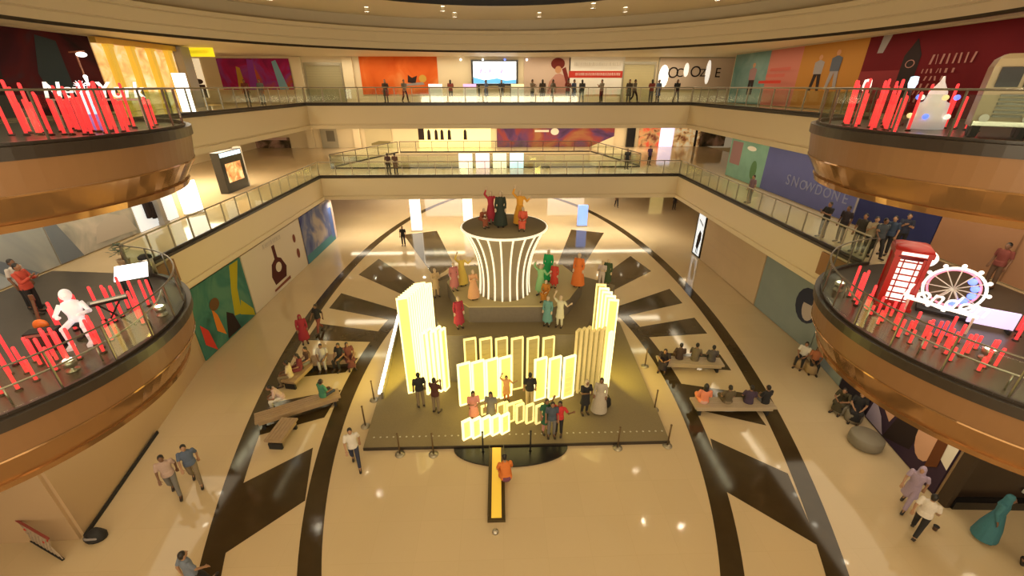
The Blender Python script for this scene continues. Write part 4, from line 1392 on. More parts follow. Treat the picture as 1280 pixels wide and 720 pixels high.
far('shop_window', 'red and gold lit shop window at the far right of the middle gallery', 'window', (15.88, 50.30, 7.45), (18.61, 50.30, 5.04), ramp_mat('red_gold_wares', [(0.35, (0.18, 0.05, 0.03)), (0.5, (0.6, 0.35, 0.15)), (0.66, (0.75, 0.12, 0.06))], 1.4, emit=0.3))
far('light_column', 'violet white lit column among the far shops', 'light', (18.27, 50.30, 7.28), (19.75, 50.30, 4.86), mat('violet_white_glow', (0.85, 0.75, 1), emit=1.0, ecol=(0.88, 0.78, 1)), depth=.3)
far('shop_window', 'warm lit shop window with shelves, right of the violet column', 'window', (19.51, 50.30, 7.44), (22.97, 50.30, 5.02), ramp_mat('warm_wares', [(0.35, (0.25, 0.08, 0.03)), (0.5, (0.75, 0.5, 0.2)), (0.66, (0.9, 0.75, 0.5))], 1.6, emit=0.35), [(PDARK, rect(.8, 0, .88, 1))])
far('shop_window', 'dark shop window at the right end of the far shops', 'window', (22.84, 50.30, 7.18), (25.83, 50.30, 5.18), ramp_mat('dark_wares', []) if False else MATS['dark_wares'])
# four small lit panels hanging on the near rail of the second opening
for k, (mt, lb) in enumerate(((mat('lit_panel_pale', (1, .93, .8), emit=.9, ecol=(1, .9, .75)), 'white lit panel on the second railing, leftmost of four'), (mat('lit_panel_pink', (1, .8, .85), emit=.9, ecol=(1, .78, .85)), 'pinkish lit panel on the second railing, second of four'), (mat('lit_panel_cream', (1, .97, .65), emit=.9, ecol=(1, .93, .6)), 'yellowish lit panel on the second railing, third of four'), (mat('lit_panel_blue', (.65, .9, 1), emit=.9, ecol=(.6, .88, 1)), 'pale blue lit panel on the second railing, rightmost of four'))):
    Pn = thing('hanging_lightbox', lb, 'light box', (-2.75 + 1.42 * k, 36.6, Z1 + .005))
    MB().box((0, 0, 0.62), (1.15, 0.08, 1.2)).build('lit_sheet', mt, Pn)
    MB().box((0.0, 0.06, 0.62), (1.2, 0.04, 1.24)).build('back_frame', DARKLINE, Pn)

# --- ground floor
XW = -13.69
left('wall_mural', 'green painted jungle mural with yellow streaks on the lower left wall', 'poster', XW, 16.75, 21.2, 0.03, 3.42, ramp_mat('jungle_print', [(0.30, (0.02, 0.06, 0.05)), (0.48, (0.05, 0.17, 0.14)), (0.62, (0.09, 0.22, 0.16))], 0.5, distort=1.2),
     [(mat('print_lime', (0.42, 0.36, 0.02)), [(.62, .25), (.75, .2), (.8, .6), (.95, .98), (.78, .98), (.68, .6)]), (mat('print_lime', ()) if False else MATS['print_lime'], [(.72, .2), (.98, .0), (.98, .12), (.8, .4)]), (mat('print_orange', (.62, .2, .03)), [(.28, .25), (.40, .1), (.36, .45), (.30, .6)]), (PRED, [(.06, .2), (.2, .0), (.16, .35), (.07, .5)]), (PDARK, [(.4, .02), (.66, .02), (.6, .3), (.5, .4)]), (mat('print_brown', (.14, .07, .03)), ell(.36, .62, .08, .09))])
left('wall_mural', 'plain pale wall poster with a dark bottle, middle of the lower left wall', 'poster', XW, 21.3, 28.4, 0.03, 3.42, OFFW,
     [(mat('print_bottle', (0.085, 0.022, 0.018)), [(.36, .16), (.56, .16), (.6, .34), (.54, .54), (.485, .60), (.48, .84), (.43, .84), (.435, .60), (.37, .54), (.33, .34)]), (OFFW, ell(.47, .42, .05, .09)), (mat('print_red_brown2', (.22, .07, .05)), ell(.84, .70, .028, .085)), (MATS['print_red_brown2'], ell(.86, .38, .03, .10)), (MATS['print_red_brown2'], [(.32, .06), (.62, .06), (.62, .12), (.32, .10)])] + script_lines(.30, .58, .88, 1, .1, .08, PGREY, 12))
left('wall_mural', 'blue shimmering wall poster at the far end of the lower left wall', 'poster', XW, 28.6, 34.2, 0.03, 3.42, ramp_mat('blue_print', [(0.32, (0.05, 0.06, 0.22)), (0.5, (0.14, 0.17, 0.34)), (0.64, (0.42, 0.37, 0.36))], 0.5, distort=0.8), [(mat('print_teal_blue', (.08, .22, .27)), rect(0, 0, 1, .18)), (PBLUE, rect(.88, .1, 1, .8))])
left('standing_banner', 'pale pink column cover at the end of the blue poster', 'panel', XW, 34.25, 34.6, 0.03, 3.42, mat('print_pale_mauve', (0.62, 0.50, 0.46)))
XW = 14.76
LBX = right('advert_lightbox', 'white lit advert in a black frame with a dark figure, far lower right wall', 'lightbox', XW, 30.1, 28.9, 0.05, 3.3, mat('lightbox_white', (0.75, 0.8, 0.85), emit=0.75, ecol=(0.85, 0.93, 1.0)), [(PDARK, [(.3, .18), (.62, .16), (.8, .4), (.75, .55), (.5, .6), (.35, .45)]), (PGREY, [(.2, .8), (.8, .7), (.8, .74), (.2, .84)]), (PDARK, [(.4, .05), (.5, .05), (.5, .2), (.42, .2)]), (PDARK, [(.6, .05), (.68, .05), (.62, .2), (.55, .2)])], frame=(BLACK, .12))
right('wall_mural', 'plain beige hoarding with faint lettering on the lower right wall', 'poster', XW, 28.7, 21.5, 0.03, 3.42, mat('hoarding_beige', (0.56, 0.43, 0.29), noise=0.06, nscale=1), script_lines(.15, .8, .62, 2, .16, .03, mat('faint_letters', (.48, .35, .25)), 15))
BG = mat('hoarding_blue_grey', (0.25, 0.30, 0.31), noise=0.1, nscale=1)
right('wall_mural', 'blue grey hoarding with a woman in a dark oval, lower right wall', 'poster', XW, 21.4, 16.65, 0.03, 3.42, BG, [(mat('print_navy_hair', (.04, .045, .08)), ell(.80, .58, .17, .26)), (mat('print_face', (.48, .42, .42)), ell(.83, .55, .09, .18)), (mat('print_navy_hair', ()) if False else MATS['print_navy_hair'], [(.66, .66), (.9, .86), (.86, .62), (.74, .6)])] + script_lines(.1, .5, .3, 1, .1, .03, mat('faint_blue', (.2, .25, .27)), 17))
ud = Vector((-1.35, -7.9, 0)).normalized()
nd = Vector((ud.y, -ud.x, 0))


def slant(name, label, cat, s0, s1, z0, z1, base, shapes=(), **k):
    o = Vector((14.85, 16.6, 0)) + ud * s0 + nd * 0.09
    return poster(name, label, cat, (o.x, o.y, z0), ud, s1 - s0, z1 - z0, base, shapes, **k)


slant('wall_mural', 'plain blue grey hoarding beside the seated couple, lower right wall', 'poster', 0.05, 2.6, 0.03, 3.42, BG)
slant('wall_mural', 'dark violet hoarding behind the seated group, lower right wall', 'poster', 2.65, 4.4, 0.03, 3.42, mat('hoarding_dark', (0.025, 0.02, 0.035)), [(PBLUE, [(.1, .3), (.4, .3), (.3, .6)]), (mat('print_sage2', (.2, .28, .2)), ell(.6, .4, .12, .1))])
slant('wall_mural', 'dark advert with large faces and a white corner, lower right wall', 'poster', 4.45, 7.95, 0.03, 3.42, mat('advert_dark_violet', (0.05, 0.03, 0.055)), [(mat('print_skin_l', (.62, .36, .24)), [(.08, .35), (.3, .2), (.38, .5), (.3, .95), (.1, .95)]), (PDARK, [(.3, .0), (.62, .15), (.66, .7), (.5, .98), (.36, .95), (.4, .5)]), (PWHITE, [(.66, .45), (1, .3), (1, 1), (.7, 1)]), (mat('print_skin_l', ()) if False else MATS['print_skin_l'], ell(.74, .42, .13, .26)), (mat('print_hair_brown', (.14, .05, .02)), [(.82, .15), (.92, .25), (.9, .6), (.8, .7)]), (PGREY, [(.8, .84), (.95, .8), (.95, .83), (.8, .87)]), (mat('print_lavender', (.35, .3, .42)), [(.02, .02), (.3, .02), (.2, .18), (.05, .3)])])
# dark shop counter with black base round the corner
CT = thing('shop_counter', 'dark brown shopfront with a black plinth round the lower right corner', 'shopfront', (13.5, 8.55, 0))
M = MB()
M.bar((0.05, 0.0, 1.85), (9, -0.45, 1.85), 0.12, 3.1)
M.build('brown_front', mat('shop_brown', (0.035, 0.02, 0.012), 0.3), CT)
M = MB()
M.bar((0.0, -0.12, 0.15), (9, -0.57, 0.15), 0.3, 0.3)
M.build('black_plinth', BLACK, CT)
M = MB()
M.bar((2.0, -0.24, 0.62), (9, -0.60, 0.62), 0.05, 0.04)
M.build('light_line', mat('line_grey', (.4, .38, .35), 0.3), CT)
M = MB()
M.bar((-0.10, -0.06, 0.0), (-0.10, -0.06, 3.45), 0.16, 0.30)
M.build('corner_post', MATS['shop_brown'], CT)
M = MB()
M.box((2.1, -0.22, 0.65), (0.35, 0.05, 0.12))
M.build('white_plate', WHITE, CT)
# shop windows at the far end of the ground floor
for a, b, mt, lb in (((-21.42, 50.00, -0.51), (-9.90, 50.00, -1.75), mat('far_beige_lit', (.7, .55, .4), emit=.15, ecol=(1, .7, .5)), 'beige shop window at the far left of the ground floor'),
                     ((-8.85, 50.00, -0.60), (-4.03, 50.00, -1.99), mat('far_white_lit', (.9, .85, .85), emit=.8, ecol=(1, .9, .9)), 'bright white shop window left of the drum, far ground floor'),
                     ((-3.21, 50.00, -0.64), (5.38, 50.00, -2.07), mat('far_brown', (.28, .17, .10)), 'brown shopfront behind the drum, far ground floor'),
                     ((5.71, 50.00, -0.62), (10.21, 50.00, -1.91), mat('far_white_lit', ()) if False else MATS['far_white_lit'], 'bright white shop window right of the drum, far ground floor'),
                     ((10.21, 50.00, -0.65), (17.97, 50.00, -1.78), MATS['dark_wares'], 'dark shop window far right on the ground floor'),
                     ((18.02, 50.00, -0.71), (19.86, 50.00, -1.99), mat('far_gold_lit', (1, .8, .3), emit=.8, ecol=(1, .75, .25)), 'golden lit shop doorway far right on the ground floor'),
                     ((19.76, 50.00, -0.72), (21.92, 50.00, -2.01), MATS['dark_wares'], 'dark shop window beside the golden doorway, far ground floor')):
    poster('shop_window', lb, 'window', (a[0], 50.08, 0.02), B_, b[0] - a[0], max(2.6, a[2] + 0.4), mt, frame=(DARKLINE, .1))
for p, h, mt, lb in (((-7.23, 35.89, 0.00), 3.5, WGLOW_S, 'white lit pillar cover, left of the drum on the far ground floor'), ((-2.94, 38.66, 0.00), 3.5, WGLOW_S, 'white lit pillar cover just left of the drum top, far ground floor'), ((7.49, 36.84, 0.00), 1.95, mat('blue_screen', (.2, .35, .9), emit=.8, ecol=(.25, .4, 1)), 'short blue lit totem right of the drum, far ground floor')):
    Pq = thing('lit_pillar', lb, 'pillar', (p[0], p[1] + .3, 0))
    MB().box((0, 0, 0.06), (0.95, 0.5, 0.12)).build('foot', STEEL, Pq)
    MB().box((0, 0, 0.12 + (h - .12) / 2), (0.85, 0.4, h - .14)).build('lit_panel', mt, Pq)

# ------------------------------------------------------------------ people
SKINS = [mat('skin_brown', (0.28, 0.14, 0.075), 0.5), mat('skin_tan', (0.38, 0.21, 0.12), 0.5), mat('skin_deep', (0.18, 0.085, 0.045), 0.5)]
HAIR = mat('hair_black', (0.012, 0.009, 0.008), 0.45)
SHOE = mat('shoe_dark', (0.025, 0.018, 0.014), 0.5)


def pose(kind):
    """joint positions of a 1.7 m figure facing -Y"""
    P = dict(pel=(0, 0, .93), neck=(0, .01, 1.45), head=(0, -.02, 1.585))
    for s, t in ((-1, 'R'), (1, 'L')):
        P['hip' + t] = (s * .09, 0, .90)
        P['knee' + t] = (s * .10, -.02, .49)
        P['ank' + t] = (s * .105, .02, .08)
        P['toe' + t] = (s * .125, -.15, .035)
        P['sh' + t] = (s * .185, .01, 1.39)
        P['el' + t] = (s * .235, .03, 1.11)
        P['wr' + t] = (s * .235, -.06, .87)
    if kind == 'walk':
        P['kneeL'], P['ankL'], P['toeL'] = (.10, -.20, .52), (.10, -.30, .10), (.11, -.46, .07)
        P['kneeR'], P['ankR'], P['toeR'] = (-.09, .05, .48), (-.09, .31, .17), (-.10, .20, .035)
        P['elL'], P['wrL'] = (.235, .13, 1.13), (.225, .12, .88)
        P['elR'], P['wrR'] = (-.235, -.07, 1.12), (-.215, -.25, .95)
    elif kind == 'phone':
        P['elR'], P['wrR'] = (-.22, -.12, 1.13), (-.10, -.32, 1.28)
        P['elL'], P['wrL'] = (.22, -.10, 1.13), (.10, -.32, 1.22)
    elif kind == 'arms_up':
        P['elR'], P['wrR'] = (-.34, -.03, 1.58), (-.25, -.06, 1.83)
        P['elL'], P['wrL'] = (.36, -.06, 1.22), (.52, -.14, 1.40)
    elif kind in ('sit', 'sit_lean'):
        d = -.22 if kind == 'sit_lean' else 0
        P['pel'] = (0, 0, .54)
        P['neck'] = (0, .0 + d, 1.06 + d * .25)
        P['head'] = (0, -.05 + d * 1.3, 1.19 + d * .35)
        for s, t in ((-1, 'R'), (1, 'L')):
            P['hip' + t] = (s * .09, -.02, .54)
            P['knee' + t] = (s * .13, -.43, .52)
            P['ank' + t] = (s * .13, -.40, .08)
            P['toe' + t] = (s * .15, -.57, .035)
            P['sh' + t] = (s * .185, d, 1.0 + d * .25)
            P['el' + t] = (s * .245, -.06 + d, .74 + d * .3)
            P['wr' + t] = (s * .13, -.33 + d * .35, .64)
    return {k: Vector(v) for k, v in P.items()}


def torso(M, P, grow, z_low=0.0, skirt=None):
    """elliptic rings from pelvis to neck following the lean of the spine"""
    a, b = P['pel'], P['neck']
    prof = [(-.10, .13, .10), (0.0, .165, .12), (.20, .145, .105), (.45, .155, .112), (.70, .175, .115), (.88, .165, .095), (.96, .10, .075), (1.02, .06, .06)]
    rings = []
    for t, rx, ry in prof:
        c = a + (b - a) * t
        rings.append((c.z, rx + grow, ry + grow, c.x, c.y))
    M.loft(rings, 16)


def limb(M, p, q, r0, r1):
    M.cone(p, q, r0, r1, 10).ball(p, r0 * .99, 10, 7).ball(q, r1 * .99, 10, 7)


def hand(M, el, wr, s):
    d = (wr - el).normalized()
    side = d.cross(Vector((0, 1, 0.2)))
    side = side.normalized() if side.length > .1 else Vector((1, 0, 0))
    curl = side.cross(d).normalized()
    M.ball(wr, .026, 8, 6)
    M.bar(wr - d * .01, wr + d * .085, .075, .028, curl)
    for k, (o, L) in enumerate(((-.033, .062), (-.011, .075), (.011, .07), (.033, .055))):
        a = wr + d * .08 + side * o
        b = a + (d + side * o * 2.5).normalized() * L * .55 + curl * .008
        c = b + (d * .8 + curl * .6).normalized() * L * .5
        M.cone(a, b, .0095, .009, 7).ball(b, .009, 7, 5).cone(b, c, .009, .007, 7).ball(c, .007, 7, 5)
    a = wr + d * .03 + side * (-s * .034)
    b = a + (d * .6 - side * s * .7).normalized() * .04
    c = b + (d - side * s * .15).normalized() * .032
    M.cone(a, b, .012, .0105, 7).ball(b, .0105, 7, 5).cone(b, c, .0105, .008, 7).ball(c, .008, 7, 5)


def remesh(M, name, voxel, smooth=2):
    me = M.mesh(name + '_raw')
    o = bpy.data.objects.new(name + '_raw', me)
    COL.objects.link(o)
    r = o.modifiers.new('r', 'REMESH')
    r.mode = 'VOXEL'
    r.voxel_size = voxel
    r.use_smooth_shade = True
    if smooth:
        sm = o.modifiers.new('s', 'SMOOTH')
        sm.factor = 0.5
        sm.iterations = smooth
    dg = bpy.context.evaluated_depsgraph_get()
    out = bpy.data.meshes.new_from_object(o.evaluated_get(dg))
    out.name = name
    bpy.data.objects.remove(o)
    bpy.data.meshes.remove(me)
    out.materials.clear()
    out.materials.append(SHOE)
    for p in out.polygons:
        p.use_smooth = True
        p.material_index = 0
    return out


MESHES = {}


def body_mesh(kind):
    if ('body', kind) in MESHES:
        return MESHES['body', kind]
    P = pose(kind)
    M = MB()
    torso(M, P, -.014)
    h = P['head']
    limb(M, P['neck'] - Vector((0, 0, .02)), h - Vector((0, -.01, .06)), .055, .05)
    M.ball(h, (.074, .092, .112), 14, 10)
    M.ball(h + Vector((0, -.035, -.06)), (.052, .055, .05), 10, 7)          # jaw
    M.cone(h + Vector((0, -.085, .02)), h + Vector((0, -.108, -.018)), .009, .014, 8).ball(h + Vector((0, -.103, -.018)), .014, 8, 6)
    M.bar(h + Vector((-.022, -.088, -.052)), h + Vector((.022, -.088, -.052)), .012, .012)
    for s in (-1, 1):
        M.ball(h + Vector((s * .028, -.083, .006)), .011, 7, 5)
        M.bar(h + Vector((s * .012, -.088, .026)), h + Vector((s * .045, -.078, .026)), .008, .010)
        M.ball(h + Vector((s * .074, .005, -.008)), (.013, .024, .034), 8, 6)
    for s, t in ((-1, 'R'), (1, 'L')):
        limb(M, P['hip' + t], P['knee' + t], .082, .055)
        limb(M, P['knee' + t], P['ank' + t], .053, .036)
        limb(M, P['ank' + t] - Vector((0, -.02, .03)), P['toe' + t], .038, .03)
        limb(M, P['sh' + t], P['el' + t], .048, .038)
        limb(M, P['el' + t], P['wr' + t], .037, .026)
        hand(M, P['el' + t], P['wr' + t], s)
    MESHES['body', kind] = remesh(M, 'body', .0075, 1)
    return MESHES['body', kind]


def hair_mesh(kind, style):
    k = ('hair', kind, style)
    if k in MESHES:
        return MESHES[k]
    P = pose(kind)
    h = P['head']
    M = MB()
    M.ball(h + Vector((0, .018, .03)), (.083, .092, .102), 14, 10)
    M.ball(h + Vector((0, .05, -.02)), (.07, .06, .08), 12, 8)
    if style == 'long':
        M.loft([(h.z - .34, .05, .025, h.x, h.y + .10), (h.z - .15, .085, .04, h.x, h.y + .085), (h.z + .03, .08, .05, h.x, h.y + .055)], 12)
    elif style == 'bun':
        M.ball(h + Vector((0, .115, .02)), .05, 10, 7)
    elif style == 'scarf':
        M.loft([(h.z - .30, .16, .12, h.x, h.y + .05), (h.z - .12, .10, .10, h.x, h.y + .03), (h.z + .05, .09, .10, h.x, h.y + .02), (h.z + .12, .05, .06, h.x, h.y + .02)], 14)
    MESHES[k] = remesh(M, 'hair', .012, 2)
    return MESHES[k]


def top_mesh(kind, style):
    k = ('top', kind, style)
    if k in MESHES:
        return MESHES[k]
    P = pose(kind)
    M = MB()
    torso(M, P, .008)
    pel = P['pel']
    sit = kind.startswith('sit')
    if style in ('kurta', 'dress', 'gown'):
        if sit:
            for t in 'RL':
                limb(M, P['hip' + t], P['knee' + t], .12, .105)
            M.loft([(.16, .20, .12, 0, -.42), (.56, .17, .11, 0, -.40)], 14)
        else:
            lo = {'kurta': .52, 'dress': .30, 'gown': .10}[style]
            wd = {'kurta': .22, 'dress': .28, 'gown': .34}[style]
            M.loft([(lo, wd, wd * .85, 0, 0), ((lo + .95) / 2, wd * .85, wd * .7, 0, 0), (1.0, .17, .13, 0, 0)], 16)
    else:
        M.loft([(pel.z - .07, .185, .14, pel.x, pel.y), (pel.z + .10, .175, .13, pel.x, pel.y)], 16)
    long_ = style in ('long', 'gown', 'dress')
    for t in 'RL':
        sh, el, wr = P['sh' + t], P['el' + t], P['wr' + t]
        if long_:
            limb(M, sh, el, .062, .052)
            M.cone(el, el + (wr - el) * .88, .052, .042, 10)
        else:
            M.ball(sh, .063, 10, 7)
            M.cone(sh, sh + (el - sh) * .78, .062, .06, 10)
    MESHES[k] = remesh(M, 'top', .015, 2)
    return MESHES[k]


def trouser_mesh(kind):
    k = ('trousers', kind)
    if k in MESHES:
        return MESHES[k]
    P = pose(kind)
    M = MB()
    pel = P['pel']
    M.loft([(pel.z - .10, .15, .115, pel.x, pel.y), (pel.z - .02, .178, .135, pel.x, pel.y), (pel.z + .07, .16, .12, pel.x, pel.y)], 16)
    for t in 'RL':
        limb(M, P['hip' + t], P['knee' + t], .095, .07)
        a, b = P['knee' + t], P['ank' + t]
        M.cone(a, a + (b - a) * .93, .07, .056, 12)
    MESHES[k] = remesh(M, 'trousers', .015, 2)
    return MESHES[k]


def shoe_mesh(kind, t):
    k = ('shoe', kind, t)
    if k in MESHES:
        return MESHES[k]
    P = pose(kind)
    a, b = P['ank' + t], P['toe' + t]
    M = MB()
    M.bar(a + Vector((0, .045, -.035)), b + Vector((0, -.02, 0.0)), .085, .06).ball(b + Vector((0, -.02, .0)), (.045, .05, .034), 10, 6).ball(a + Vector((0, .03, -.02)), (.045, .055, .05), 10, 6)
    MESHES[k] = remesh(M, 'shoe', .012, 1)
    return MESHES[k]


def setmat(o, m):
    if o.material_slots:
        o.material_slots[0].link = 'OBJECT'
        o.material_slots[0].material = m


CLOTH = {}


def cloth(c):
    if c not in CLOTH:
        CLOTH[c] = mat('cloth_%d' % len(CLOTH), c, 0.8, noise=0.12, nscale=25)
    return CLOTH[c]


WHT, BLK, NVY, GRY, RDD, MAR, BLU, GRN, ORA, PNK, YEL, KHA, LAV, TEA, BRN, CRM = (0.62, 0.58, 0.52), (0.015, 0.014, 0.016), (0.025, 0.03, 0.06), (0.16, 0.15, 0.14), (0.50, 0.03, 0.03), (0.14, 0.018, 0.03), (0.10, 0.16, 0.32), (0.03, 0.22, 0.09), (0.62, 0.17, 0.03), (0.62, 0.26, 0.22), (0.70, 0.50, 0.06), (0.20, 0.15, 0.09), (0.36, 0.28, 0.40), (0.04, 0.16, 0.20), (0.12, 0.065, 0.035), (0.55, 0.45, 0.30)
prng = random.Random(11)


def person(label, pos, face, kind='stand', top=WHT, bot=BLK, style='shirt', hair='short', sc=0.95, name='person', cat='person', skin=None, group=None, haircol=None):
    """face: heading in degrees, 0 = towards the camera, 90 = towards +X"""
    r = thing(name, label, cat, pos, math.radians(face), group)
    r.scale = (sc, sc, sc)

    def add(nm, me, m):
        o = bpy.data.objects.new(nm, me)
        COL.objects.link(o)
        o.parent = r
        setmat(o, m)
        return o
    add('body', body_mesh(kind), skin or SKINS[prng.randrange(3)])
    add('hair', hair_mesh(kind, hair), haircol or HAIR)
    add('dress' if style in ('dress', 'gown') else 'kurta' if style == 'kurta' else 'shirt', top_mesh(kind, style), cloth(top))
    if style != 'gown':
        add('trousers', trouser_mesh(kind), cloth(bot))
    for t in 'RL':
        add('shoe', shoe_mesh(kind, t), SHOE)
    return r


# --- ground floor walkers
person('person in a white shirt walking past the left front corner of the stage', (-4.90, 10.51, 0.00), 20, 'walk', WHT, NVY)
person('person in a pale pink shirt, left one of the pair walking on the left', (-10.17, 9.56, 0.00), 35, 'walk', (0.46, 0.33, 0.28), GRY)
person('person in a blue checked shirt, right one of the pair walking on the left', (-9.78, 9.96, 0.00), 35, 'walk', (0.09, 0.12, 0.19), KHA)
person('person in a grey blue shirt at the bottom left edge of the picture', (-7.59, 6.58, 0.00), 150, 'walk', (0.16, 0.19, 0.25), BLK)
person('person in black walking beside the dark floor band, upper left of the benches', (-9.33, 19.21, 0.00), -20, 'walk', BLK, (0.2, 0.05, 0.04))
person('person in a dark red dress walking left of the person in black', (-9.68, 18.15, 0.00), 30, 'stand', (0.25, 0.012, 0.03), MAR, 'dress', 'scarf', haircol=cloth((0.25, 0.012, 0.03)))
person('small dark figure standing on the dark bar, far left beyond the drum', (-7.65, 32.39, 0.00), 0, 'stand', BLK, BLK)
person('person in dark clothes at the far right shops of the ground floor', (12.30, 43.74, 0.00), 0, 'walk', BRN, BLK)
person('person in black at the far shops, right of the golden doorway', (18.01, 42.60, 0.00), 0, 'stand', BLK, BLK)
person('person in an orange top crouched beside the yellow runway', (0.11, 9.42, 0.00), 190, 'sit_lean', ORA, (0.16, 0.05, 0.10), 'kurta', 'bun')
# --- on the stage
DZ = (0, 0, 0.12)
person('person in a black top, left one of the two by the tall left panels', (-3.16, 13.21, 0.12), 200, 'stand', BLK, KHA)
person('person in a dark maroon top, right one of the two by the tall left panels', (-2.52, 12.87, 0.12), 160, 'phone', (0.07, 0.02, 0.015), KHA)
person('person in a pale top with a dark skirt behind the low bright panels, left one', (-1.03, 12.18, 0.12), 10, 'phone', PNK, MAR, 'kurta', 'long', .9)
person('person in a grey top behind the low bright panels, right one', (-0.40, 12.16, 0.12), -10, 'stand', GRY, KHA, 'kurta', 'long', .88)
person('person in a black shirt in the middle of the stage, back turned', (1.09, 13.08, 0.12), 180, 'stand', BLK, CRM)
person('child in an orange costume in front of the left light panels', (0.19, 13.49, 0.12), 0, 'arms_up', (0.68, 0.36, 0.16), ORA, 'kurta', 'bun', .7)
person('person in a green top and pink trousers posing front right on the stage', (1.58, 11.69, 0.12), 15, 'stand', (0.02, 0.11, 0.06), (0.55, 0.25, 0.22), 'kurta', 'long', .9)
person('person in a dark blue top between the green and the red one, on the stage', (1.76, 11.49, 0.12), 0, 'stand', (0.06, 0.08, 0.11), GRY, 'shirt', 'short', .92)
person('person in a bright red top with one arm raised, front right on the stage', (2.03, 11.56, 0.12), -20, 'arms_up', RDD, BLK, 'shirt', 'long', .9)
person('person in dark clothes with a white scarf, right of the front light panels', (3.17, 12.65, 0.12), 10, 'phone', BLK, BLK, 'kurta', 'scarf', .92, haircol=cloth(CRM))
person('woman in a pale grey dress beside the dark bag, right side of the stage', (3.73, 12.68, 0.12), -15, 'stand', (0.44, 0.38, 0.30), CRM, 'gown', 'long', .95)
BG_ = thing('shoulder_bag', 'black bag on the stage floor next to the woman in the pale dress', 'bag', (4.08, 12.99, 0.12), 0.4)
M = MB()
M.loft([(0.0, .20, .10, 0, 0), (0.06, .24, .13, 0, 0), (0.34, .20, .10, 0, 0), (0.40, .12, .05, 0, 0)], 16)
M.build('bag_body', BLACKM, BG_)
MB().tube([(-.14 + .28 * i / 10, 0, .38 + .2 * math.sin(PI * i / 10)) for i in range(11)], .016, 6).build('strap', BLACKM, BG_)


# --- benches and the people on them
WOODB = mat('bench_wood', (0.34, 0.23, 0.13), 0.45, noise=0.18, nscale=6)


def bench(label, a, b, wid=0.62, hgt=0.45, m=WOODB):
    a, b = Vector((a[0], a[1], 0)), Vector((b[0], b[1], 0))
    r = thing('bench', label, 'bench', a)
    d = b - a
    L = d.length
    u = d.normalized()
    n = Vector((-u.y, u.x, 0))
    M = MB()
    for k in range(5):
        o = n * (-wid / 2 + wid * (k + .5) / 5)
        M.bar(o + Vector((0, 0, hgt - .04)), d + o + Vector((0, 0, hgt - .04)), wid / 5 - .012, .08)
    M.build('seat_slats', m, r)
    M = MB()
    M.bar(u * .1 + Vector((0, 0, hgt - .14)), d - u * .1 + Vector((0, 0, hgt - .14)), wid - .08, .12)
    M.build('under_frame', m, r)
    for t in (.08, .92):
        M = MB()
        M.bar(d * t - n * (wid * .38) + Vector((0, 0, (hgt - .2) / 2)), d * t + n * (wid * .38) + Vector((0, 0, (hgt - .2) / 2)), .09, hgt - .2)
        M.build('leg', BLACKM, r)
    return r


bench('long wooden bench, lowest of the crossing benches on the left', (-9.12, 12.36, 0.45), (-6.50, 13.78, 0.45))
bench('short wooden bench meeting the long one at an angle, nearest on the left', (-7.94, 11.23, 0.45), (-7.84, 12.37, 0.45))
bench('wooden bench running up from the long one to the seated group, left', (-8.88, 14.52, 0.45), (-8.58, 15.92, 0.45))
bench('wooden bench under the seated group nearest the stage, left', (-8.59, 16.11, 0.45), (-6.66, 16.30, 0.45))
bench('wooden bench of the upper seated group on the right floor band', (7.01, 15.63, 0.45), (9.82, 15.36, 0.45), m=mat('bench_pale', (0.42, 0.33, 0.22), 0.45))
bench('wooden bench of the lower seated group on the right floor band', (7.39, 12.74, 0.45), (10.49, 12.64, 0.45), m=mat('bench_pale', (0.42, 0.33, 0.22)))


def seated(label, p, face, top, bot=BLK, style='shirt', hair='short', lean=False, sc=.95):
    """p is where the seat touches, at bench height"""
    return person(label, (p[0], p[1], 0.0), face, 'sit_lean' if lean else 'sit', top, bot, style, hair, sc)


seated('seated person in white and pink near the crossing of the left benches, reading', (-8.65, 13.51, 0.45), -60, (0.55, 0.40, 0.36), WHT, 'shirt', 'short', True)
seated('seated person in a cream shirt on the inner left bench, above the one in white', (-8.91, 14.89, 0.45), -80, CRM, KHA)
seated('seated person in dark maroon on the inner left bench', (-8.68, 15.39, 0.45), -70, MAR, BLK, 'kurta', 'long')
seated('seated person in brown beside the one in maroon, left benches', (-8.55, 15.92, 0.45), -40, BRN, GRY)
seated('seated person in pale grey in the middle of the upper left bench', (-8.00, 16.15, 0.45), 10, (0.36, 0.33, 0.32), (0.30, 0.28, 0.28))
seated('seated person in black at the stage end of the upper left bench', (-7.23, 16.19, 0.45), -15, BLK, BLK)
seated('seated person in dark red at the very end of the upper left bench', (-6.89, 16.24, 0.45), 30, (0.09, 0.02, 0.02), BLK, 'kurta', 'long')
seated('seated person in a green top on the long left bench', (-7.05, 13.55, 0.45), 150, (0.05, 0.20, 0.12), NVY, 'shirt', 'bun')
seated('seated person in black leaning at the left end of the upper right bench', (7.33, 15.62, 0.45), -30, (0.02, 0.012, 0.02), BLK, 'kurta', 'long', True)
seated('seated person in dark brown, second from left on the upper right bench', (8.00, 15.66, 0.45), 170, (0.06, 0.035, 0.025), BRN)
seated('seated person in olive, third from left on the upper right bench', (8.63, 15.52, 0.45), 150, (0.13, 0.10, 0.06), BLK, 'shirt', 'short', True)
seated('seated person in dark grey at the right end of the upper right bench', (9.36, 15.44, 0.45), 165, (0.07, 0.06, 0.06), BLK)
seated('seated woman in an orange pink dress at the left end of the lower right bench', (7.79, 12.72, 0.45), 170, (0.72, 0.24, 0.13), (0.6, 0.35, 0.3), 'dress', 'scarf', False, 1.0)
seated('seated person in olive brown, second on the lower right bench', (8.72, 12.70, 0.45), 175, (0.10, 0.075, 0.04), KHA, 'kurta', 'bun')
seated('seated person in a dark violet top, third on the lower right bench', (9.53, 12.67, 0.45), 160, (0.05, 0.03, 0.06), BLK)
